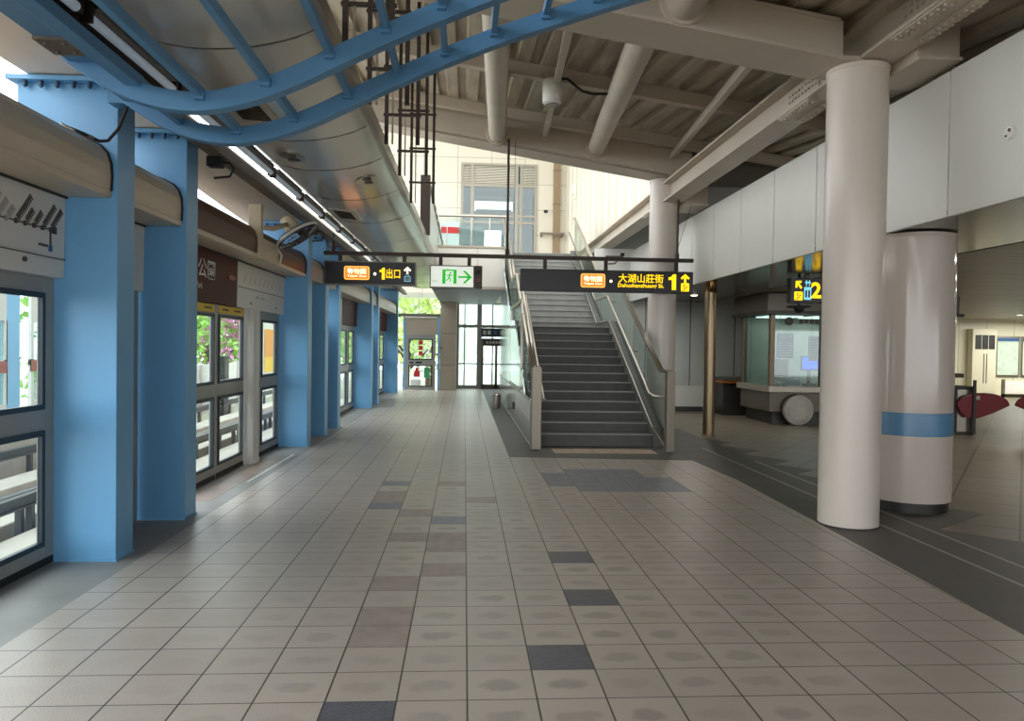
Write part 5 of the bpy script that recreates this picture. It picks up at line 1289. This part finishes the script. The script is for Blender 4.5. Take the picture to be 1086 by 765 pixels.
b = MB(); b.box(-2.235, -0.795, 12.158, 12.345, 2.455, 2.472); b.box(-2.235, -0.795, 12.158, 12.345, 2.818, 2.835); b.box(-2.24, -2.225, 12.155, 12.345, 2.455, 2.835); b.box(-0.805, -0.79, 12.155, 12.345, 2.455, 2.835); b.build('edge_trim', M['sign_edge'], d)
badge(d, -1.725, FY, 2.645, 0.40, 0.215)
b = MB(); b.cyl((-1.44, FY, 2.635), (-1.44, FY + 0.002, 2.635), 0.024, n=16); b.build('dot', M['sign_text'], d)
digit_one(d, M['sign_yellow'], (-1.325, FY, 2.642), 0.085, 0.185)
text('出口', M['sign_yellow'], d, (-1.15, FY, 2.645), X_, Z_, h=0.155, w=0.22, bold=0.012)
arrow_up(d, M['sign_text'], (-0.925, FY, 2.70), 0.12, 0.12)
b = MB(); b.prism(rrect((-0.925, FY, 2.565), X_, Z_, 0.10, 0.085, 0.008), (0, 0.001, 0)); o = b.build('symbol_plate', M['sign_cyan'], d)
b = MB(); b.prism(rrect((-0.925, FY - 0.001, 2.565), X_, Z_, 0.082, 0.067, 0.006), (0, 0.001, 0)); b.build('symbol_plate', M['navy'], o)
for dx in (-0.02, 0.015):
    b = MB(); b.box(-0.925 + dx - 0.008, -0.925 + dx + 0.008, FY - 0.002, FY - 0.001, 2.54, 2.585); b.build('symbol', M['sign_dim'], o)
for dx in (-0.02, 0.02):
    b = MB(); b.prism([(-0.925 + dx - 0.015, FY, 2.617), (-0.925 + dx + 0.015, FY, 2.617), (-0.925 + dx, FY, 2.638)], (0, 0.001, 0)); b.build('symbol', M['sign_dim'], o)
# emergency exit light box
e = sign_box('exit_light_box', 'white illuminated exit box with a green running figure and arrow', -0.57, 0.145, 2.435, 2.80, 'sign_white', (-0.40, 0.06))
for (x0, x1, z0, z1) in ((-0.57, 0.145, 2.435, 2.455), (-0.57, 0.145, 2.78, 2.80), (-0.575, -0.55, 2.435, 2.80)):
    pass
b = MB(); b.box(0.145, 0.27, 12.15, 12.34, 2.435, 2.80); b.build('speaker_block', M['dark_steel'], e, bevel=0.006)
b = MB(); b.cyl((0.205, 12.15, 2.70), (0.205, 12.14, 2.70), 0.034, n=20); b.build('speaker', M['rubber'], e)
b = MB(); b.cyl((0.205, 12.15, 2.57), (0.205, 12.14, 2.57), 0.030, n=20); b.build('strobe', M['red_dark'], e)
cx, cz, s = -0.255, 2.615, 0.23
b = MB()
b.box(cx - s / 2, cx - s * 0.27, 12.148, 12.150, cz - s / 2, cz + s / 2); b.box(cx + s * 0.27, cx + s / 2, 12.148, 12.150, cz - s / 2, cz + s / 2); b.box(cx - s * 0.27, cx + s * 0.27, 12.148, 12.150, cz + s * 0.40, cz + s / 2)
b.build('door_symbol', M['sign_green'], e)
b = MB()
def P2(a, c): return Vector((cx + a * s, 12.149, cz + c * s))
b.cyl(P2(0.08, 0.27), P2(0.08, 0.27) + Vector((0, 0.001, 0)), 0.016, n=12)
for pth, r in (([(0.03, 0.17), (-0.04, -0.05)], 0.012), ([(-0.04, -0.05), (0.08, -0.17), (0.03, -0.36)], 0.009), ([(-0.04, -0.05), (-0.10, -0.2), (-0.24, -0.26)], 0.009), ([(0.03, 0.15), (0.16, 0.05), (0.22, 0.12)], 0.007), ([(0.02, 0.15), (-0.14, 0.12), (-0.18, 0.0)], 0.007)):
    b.tube([P2(*q) for q in pth], r, n=8)
b.build('running_figure', M['sign_green'], e)
b = MB(); ax = -0.02
b.box(-0.115, 0.05, 12.148, 12.150, 2.598, 2.628)
b.prism([(0.105, 12.148, 2.613), (0.0, 12.148, 2.715), (-0.048, 12.148, 2.715), (0.05, 12.148, 2.613), (-0.048, 12.148, 2.511), (0.0, 12.148, 2.511)], (0, 0.002, 0)); b.build('arrow', M['sign_green'], e)
b = MB(); b.box(-0.54, -0.45, 12.149, 12.150, 2.545, 2.550); b.box(-0.53, -0.44, 12.149, 12.150, 2.53, 2.535); b.build('small_print', M['channel'], e)
# long direction sign
g = sign_box('direction_sign', 'long black hanging sign with yellow street name, number 1 and arrow', 0.885, 3.72, 2.42, 2.775, 'black_sign', (1.29, 2.29, 3.46))
badge(g, 2.066, FY, 2.60, 0.40, 0.225)
b = MB(); b.cyl((2.36, FY, 2.595), (2.36, FY + 0.002, 2.595), 0.024, n=16); b.build('dot', M['sign_text'], g)
text('大湖山莊街', M['sign_yellow'], g, (2.855, FY, 2.65), X_, Z_, w=0.74, h=0.145, bold=0.010)
text('Dahushanzhuang St.', M['sign_yellow'], g, (2.855, FY, 2.525), X_, Z_, w=0.76, h=0.085, bold=0.02)
digit_one(g, M['sign_yellow'], (3.372, FY, 2.60), 0.125, 0.255)
arrow_up(g, M['sign_yellow'], (3.585, FY, 2.665), 0.155, 0.145)
stair_icon(g, M['sign_yellow'], (3.585, FY, 2.52), 0.135, M['black_sign'])

# ------------------------------------------------------------------ outside: track, opposite platform, trees
b = MB(); b.box(-60, 60, -30, 90, -1.6, -1.45); b.build('ground', mat('ground_outside', (150, 150, 130), 0.9, var=0.1, vscale=0.4)); structure(bpy.data.objects['ground'])
b = MB(); b.box(-3.2, -2.83, -14, 27.2, -1.5, -0.04); structure(b.build('platform_edge_wall', M['concrete']))
b = MB(); b.box(-2.9, 12.1, 27.2, 27.3, -1.5, -0.02); b.box(-2.9, 26.1, -14, 27.2, -0.3, -0.03); structure(b.build('floor_base', M['concrete']))
b = MB(); b.box(-8.4, -3.2, -14, 33, -1.45, -1.15); structure(b.build('ground_track_bed', M['ballast']))
gl = ['pale concrete running strip right under the platform screens', 'pale concrete running strip, second from the platform', 'pale concrete running strip, third from the platform', 'pale concrete running strip beside the opposite platform']
for i, x in enumerate((-3.7, -5.1, -6.1, -7.5)):
    b = MB(); b.box(x - 0.28, x + 0.28, -14, 33, -1.15, -0.86)
    tag(b.build('running_strip', M['concrete'], bevel=0.02), gl[i], 'track', 'concrete running strips of the track')
rl_ = ['dark guide rail along the near edge of the track', 'dark guide rail beside the second running strip', 'dark guide rail beside the third running strip', 'dark guide rail in front of the opposite platform']
for i, x in enumerate((-3.15, -5.55, -5.68, -8.05)):
    t = thing('guide_rail', rl_[i], 'rail', (x, 20, -1.15), 'dark guide rails of the track')
    b = MB(); b.box(x - 0.05, x + 0.05, -14, 33, -0.62, -0.60); b.box(x - 0.008, x + 0.008, -14, 33, -0.60, -0.48); b.box(x - 0.05, x + 0.05, -14, 33, -0.48, -0.46); b.build('rail', M['rail'], t)
    b = MB(); y = -2
    while y < 33: b.box(x - 0.04, x + 0.04, y, y + 0.08, -1.15, -0.62); y += 1.5
    b.build('stand', M['rail'], t)
b = MB(); b.box(-11.5, -8.4, -3, 21.5, -1.45, 0.0); structure(b.build('floor_opposite', M['concrete']))
# opposite platform screens
ol = ['opposite platform screen bay with a blue column, directly across the first pane', 'opposite platform screen bay further along the track', 'opposite platform screen bay close to the camera end', 'opposite platform screen bay at the far end of that platform']
for i, y in enumerate((11.6, 15.4, 7.8, 19.2)):
    t = thing('opposite_screen', ol[i], 'platform screen', (-8.5, y, 0), 'screens of the opposite platform')
    b = MB(); b.box(-8.65, -8.5, y + 3.0, y + 3.42, 0, 3.2); b.build('column', M['far_blue'], t)
    b = MB(); b.box(-8.56, -8.5, y, y + 3.0, 0, 0.30); b.box(-8.56, -8.5, y, y + 3.0, 1.85, 2.5); b.box(-8.56, -8.5, y, y + 3.0, 1.0, 1.12)
    for k in range(4): b.box(-8.56, -8.5, y + k * 0.98, y + k * 0.98 + 0.09, 0.3, 1.85)
    b.build('frame', M['white_panel'], t)
    b = MB(); b.box(-8.53, -8.525, y, y + 3.0, 0.3, 1.85); b.build('pane', M['glass_t'], t)
    b = MB(); b.box(-8.52, -8.49, y, y + 3.0, 0.88, 1.10); b.build('red_band', M['rust'], t)
    b = MB(); b.box(-8.62, -8.45, y, y + 3.0, 2.5, 2.95); b.build('cowl', M['white_panel'], t, bevel=0.05)
t = thing('yellow_poster', 'orange and yellow poster on a board across the track, seen through the narrow panel', 'poster', (-6.05, 22.6, 0))
b = MB(); b.box(-8.6, -8.5, 32.2, 36.2, -0.3, 2.8); b.build('board', M['white_panel'], t)
b = MB(); b.box(-8.49, -8.48, 32.7, 35.6, 0.9, 2.1); b.build('sheet', mat('orange_sheet', (226, 150, 60), 0.5), t)
b = MB(); b.box(-8.49, -8.48, 32.7, 35.6, 0.25, 0.9); b.build('yellow_block', M['yellow_post'], t)
t = thing('yellow_gate_post', 'yellow painted pole standing beside the track', 'post', (-5.9, 17.7, -1.15))
b = MB(); b.cyl((-5.9, 18.1, -1.15), (-5.9, 18.1, 0.25), 0.045, n=12); b.build('pole', M['yellow'], t)
b = MB(); b.box(-6.02, -5.78, 17.98, 18.22, -1.15, -1.12); b.build('foot_plate', M['rail'], t)
t = thing('trackside_fence', 'white trackside fence of flat panels below the trees', 'fence', (-8.7, 34, -1.1))
y = 21.6
while y < 56:
    b = MB(); b.box(-8.75, -8.70, y, y + 1.92, -0.9, 0.75); b.build('panel', M['white'], t)
    b = MB(); b.box(-8.78, -8.66, y + 1.92, y + 2.0, -1.15, 0.82); b.build('post', M['sign_dim'], t); y += 2.0
t = thing('trackside_cabinet', 'narrow dark trackside cabinet standing before the white fence', 'cabinet', (-7.9, 26.0, -1.15))
b = MB(); b.box(-8.2, -7.95, 25.6, 26.1, -1.15, 1.05); b.build('body', M['seal'], t, bevel=0.02)
b = MB(); b.box(-7.95, -7.94, 25.65, 26.05, -0.2, 0.95); b.build('door', M['ink'], t)

def tree(c, h, r, n, mats, label, name='tree', seed=1, spread=(1, 1, 1), lz=0.35):
    rnd = random.Random(seed)
    t = thing(name, label, name.replace('_', ' '), (c[0], c[1], c[2]), 'trees beyond the station')
    b = MB(); b.cyl(c, (c[0], c[1], c[2] + h * 0.55), r * 0.08, r * 0.04, n=10)
    for k in range(5):
        a = k * 1.3; b.cyl((c[0], c[1], c[2] + h * (0.3 + 0.05 * k)), (c[0] + math.cos(a) * r * 0.6, c[1] + math.sin(a) * r * 0.6, c[2] + h * (0.6 + 0.05 * k)), r * 0.03, r * 0.015, n=6)
    b.build('trunk', M['bark'], t)
    cl = [(Vector((c[0] + rnd.uniform(-1, 1) * r * 0.75 * spread[0], c[1] + rnd.uniform(-1, 1) * r * 0.75 * spread[1], c[2] + h * (lz + (1 - lz) * rnd.random()))), r * rnd.uniform(0.28, 0.5)) for _ in range(18)]
    for mi, m in enumerate(mats):
        b = MB()
        for i in range(n):
            cc, rr = cl[rnd.randrange(len(cl))]
            d = Vector((rnd.gauss(0, 1), rnd.gauss(0, 1), rnd.gauss(0, 1))).normalized()
            p = cc + d * rr * rnd.uniform(0.7, 1.05)
            s = rnd.uniform(0.09, 0.2) * (1.0 if mi == 0 else 0.8) * max(0.7, r / 2.5)
            u = d.orthogonal().normalized(); u.rotate(Quaternion(d, rnd.uniform(0, 6.28))); w = d.cross(u)
            u = (u + d * rnd.uniform(-0.6, 0.6)).normalized()
            b.face([p - u * s, p + w * s * 0.55, p + u * s, p - w * s * 0.55])
        o = b.build('blossom' if m is M['blossom'] else 'foliage', m, t); o['kind'] = 'stuff'
    return t
tl = ['green tree with pink blossom beyond the track, seen through the sliding doors', 'dense green tree beside the blossoming tree', 'round green tree far along the track', 'yellow-green tree behind the emergency end door', 'yellow-green tree high in the window above the end door',
      'haze-pale green tree behind the tall back glazing', 'haze-pale green tree near the back door', 'green tree across the track behind the first screen panel', 'green tree across the track in line with the second column', 'dense tree beyond the far screen doors', 'distant green tree far past the station end',
      'green tree behind the blossoming tree']
spec = [((-11.4, 34.5, -1.3), 4.8, 2.5, 1500, ['leaf', 'blossom']), ((-12.0, 29.6, -1.3), 4.4, 2.4, 1700, ['leaf']), ((-13.5, 41.5, -1.3), 5.0, 2.9, 1700, ['leaf']), ((-2.6, 34.0, -1.3), 5.2, 2.4, 1500, ['leaf_y']), ((-5.8, 42.5, -1.3), 6.5, 3.2, 1500, ['leaf_y', 'leaf']),
        ((-2.2, 48.0, -1.3), 6.0, 3.4, 2600, ['leaf_haze']), ((5.4, 48.0, -1.3), 6.5, 3.6, 2600, ['leaf_haze']), ((-13.0, 14.5, -1.3), 5.0, 2.6, 1200, ['leaf']), ((-13.5, 19.5, -1.3), 5.0, 2.6, 1200, ['leaf']), ((-12.0, 49.0, -1.3), 4.5, 2.8, 1500, ['leaf', 'leaf_y']), ((-8.0, 60.0, -1.3), 6.0, 3.4, 1500, ['leaf']), ((-16.5, 36.5, -1.3), 4.6, 2.4, 1500, ['leaf', 'leaf_y'])]
for i, (c, h, r, n, ms) in enumerate(spec): tree(c, h, r, n, [M[k] for k in ms], tl[i], seed=i + 3)

# ------------------------------------------------------------------ sky, lamps, camera
wd = bpy.data.worlds.new('sky'); SC.world = wd; wd.use_nodes = True
bg = wd.node_tree.nodes['Background']; bg.inputs['Color'].default_value = (0.93, 0.97, 1.0, 1); bg.inputs['Strength'].default_value = 3.2
def area(name, loc, size, power, col=(1, 0.95, 0.86), rot=(0, 0, 0), size_y=None):
    l = bpy.data.lights.new(name, 'AREA'); l.energy = power; l.color = col; l.size = size
    if size_y: l.shape = 'RECTANGLE'; l.size_y = size_y
    o = bpy.data.objects.new(name, l); COL.objects.link(o); o.location = loc; o.rotation_euler = rot
    return o
for i, (x, y) in enumerate(HALL_LIGHTS):
    area('downlight_beam', (x, y, 2.62), 0.18, 14)
area('booth_light', (7.8, 15.6, 2.20), 1.6, 14, (0.97, 1, 0.94), size_y=0.6)
area('hall_lamp', (19.0, 22.5, 2.6), 3.0, 160, (1, 1, 0.9))

cam = bpy.data.cameras.new('camera'); co = bpy.data.objects.new('camera', cam); COL.objects.link(co)
cam.sensor_width = 36.0; cam.sensor_fit = 'HORIZONTAL'; cam.lens = 800.0 / 1086 * 36.0; cam.clip_start = 0.05; cam.clip_end = 300
R = Matrix(((0.99791441, -0.06285446, 0.0147019), (0.01350507, -0.01942385, -0.99972012), (0.06312244, 0.99783367, -0.01853449)))
rot = Matrix((R[0], -R[1], -R[2])).transposed()
co.matrix_world = Matrix.Translation((0, 0, 1.5106)) @ rot.to_4x4()
SC.camera = co
SC.view_settings.view_transform = 'Standard'; SC.view_settings.look = 'None'; SC.view_settings.gamma = 1.0; SC.view_settings.use_curve_mapping = False
SC.view_settings.exposure = 0.45
SC.cycles.max_bounces = 10; SC.cycles.diffuse_bounces = 6; SC.cycles.glossy_bounces = 5; SC.cycles.transparent_max_bounces = 16
SC.cycles.caustics_reflective = False; SC.cycles.caustics_refractive = False; SC.cycles.sample_clamp_indirect = 6.0
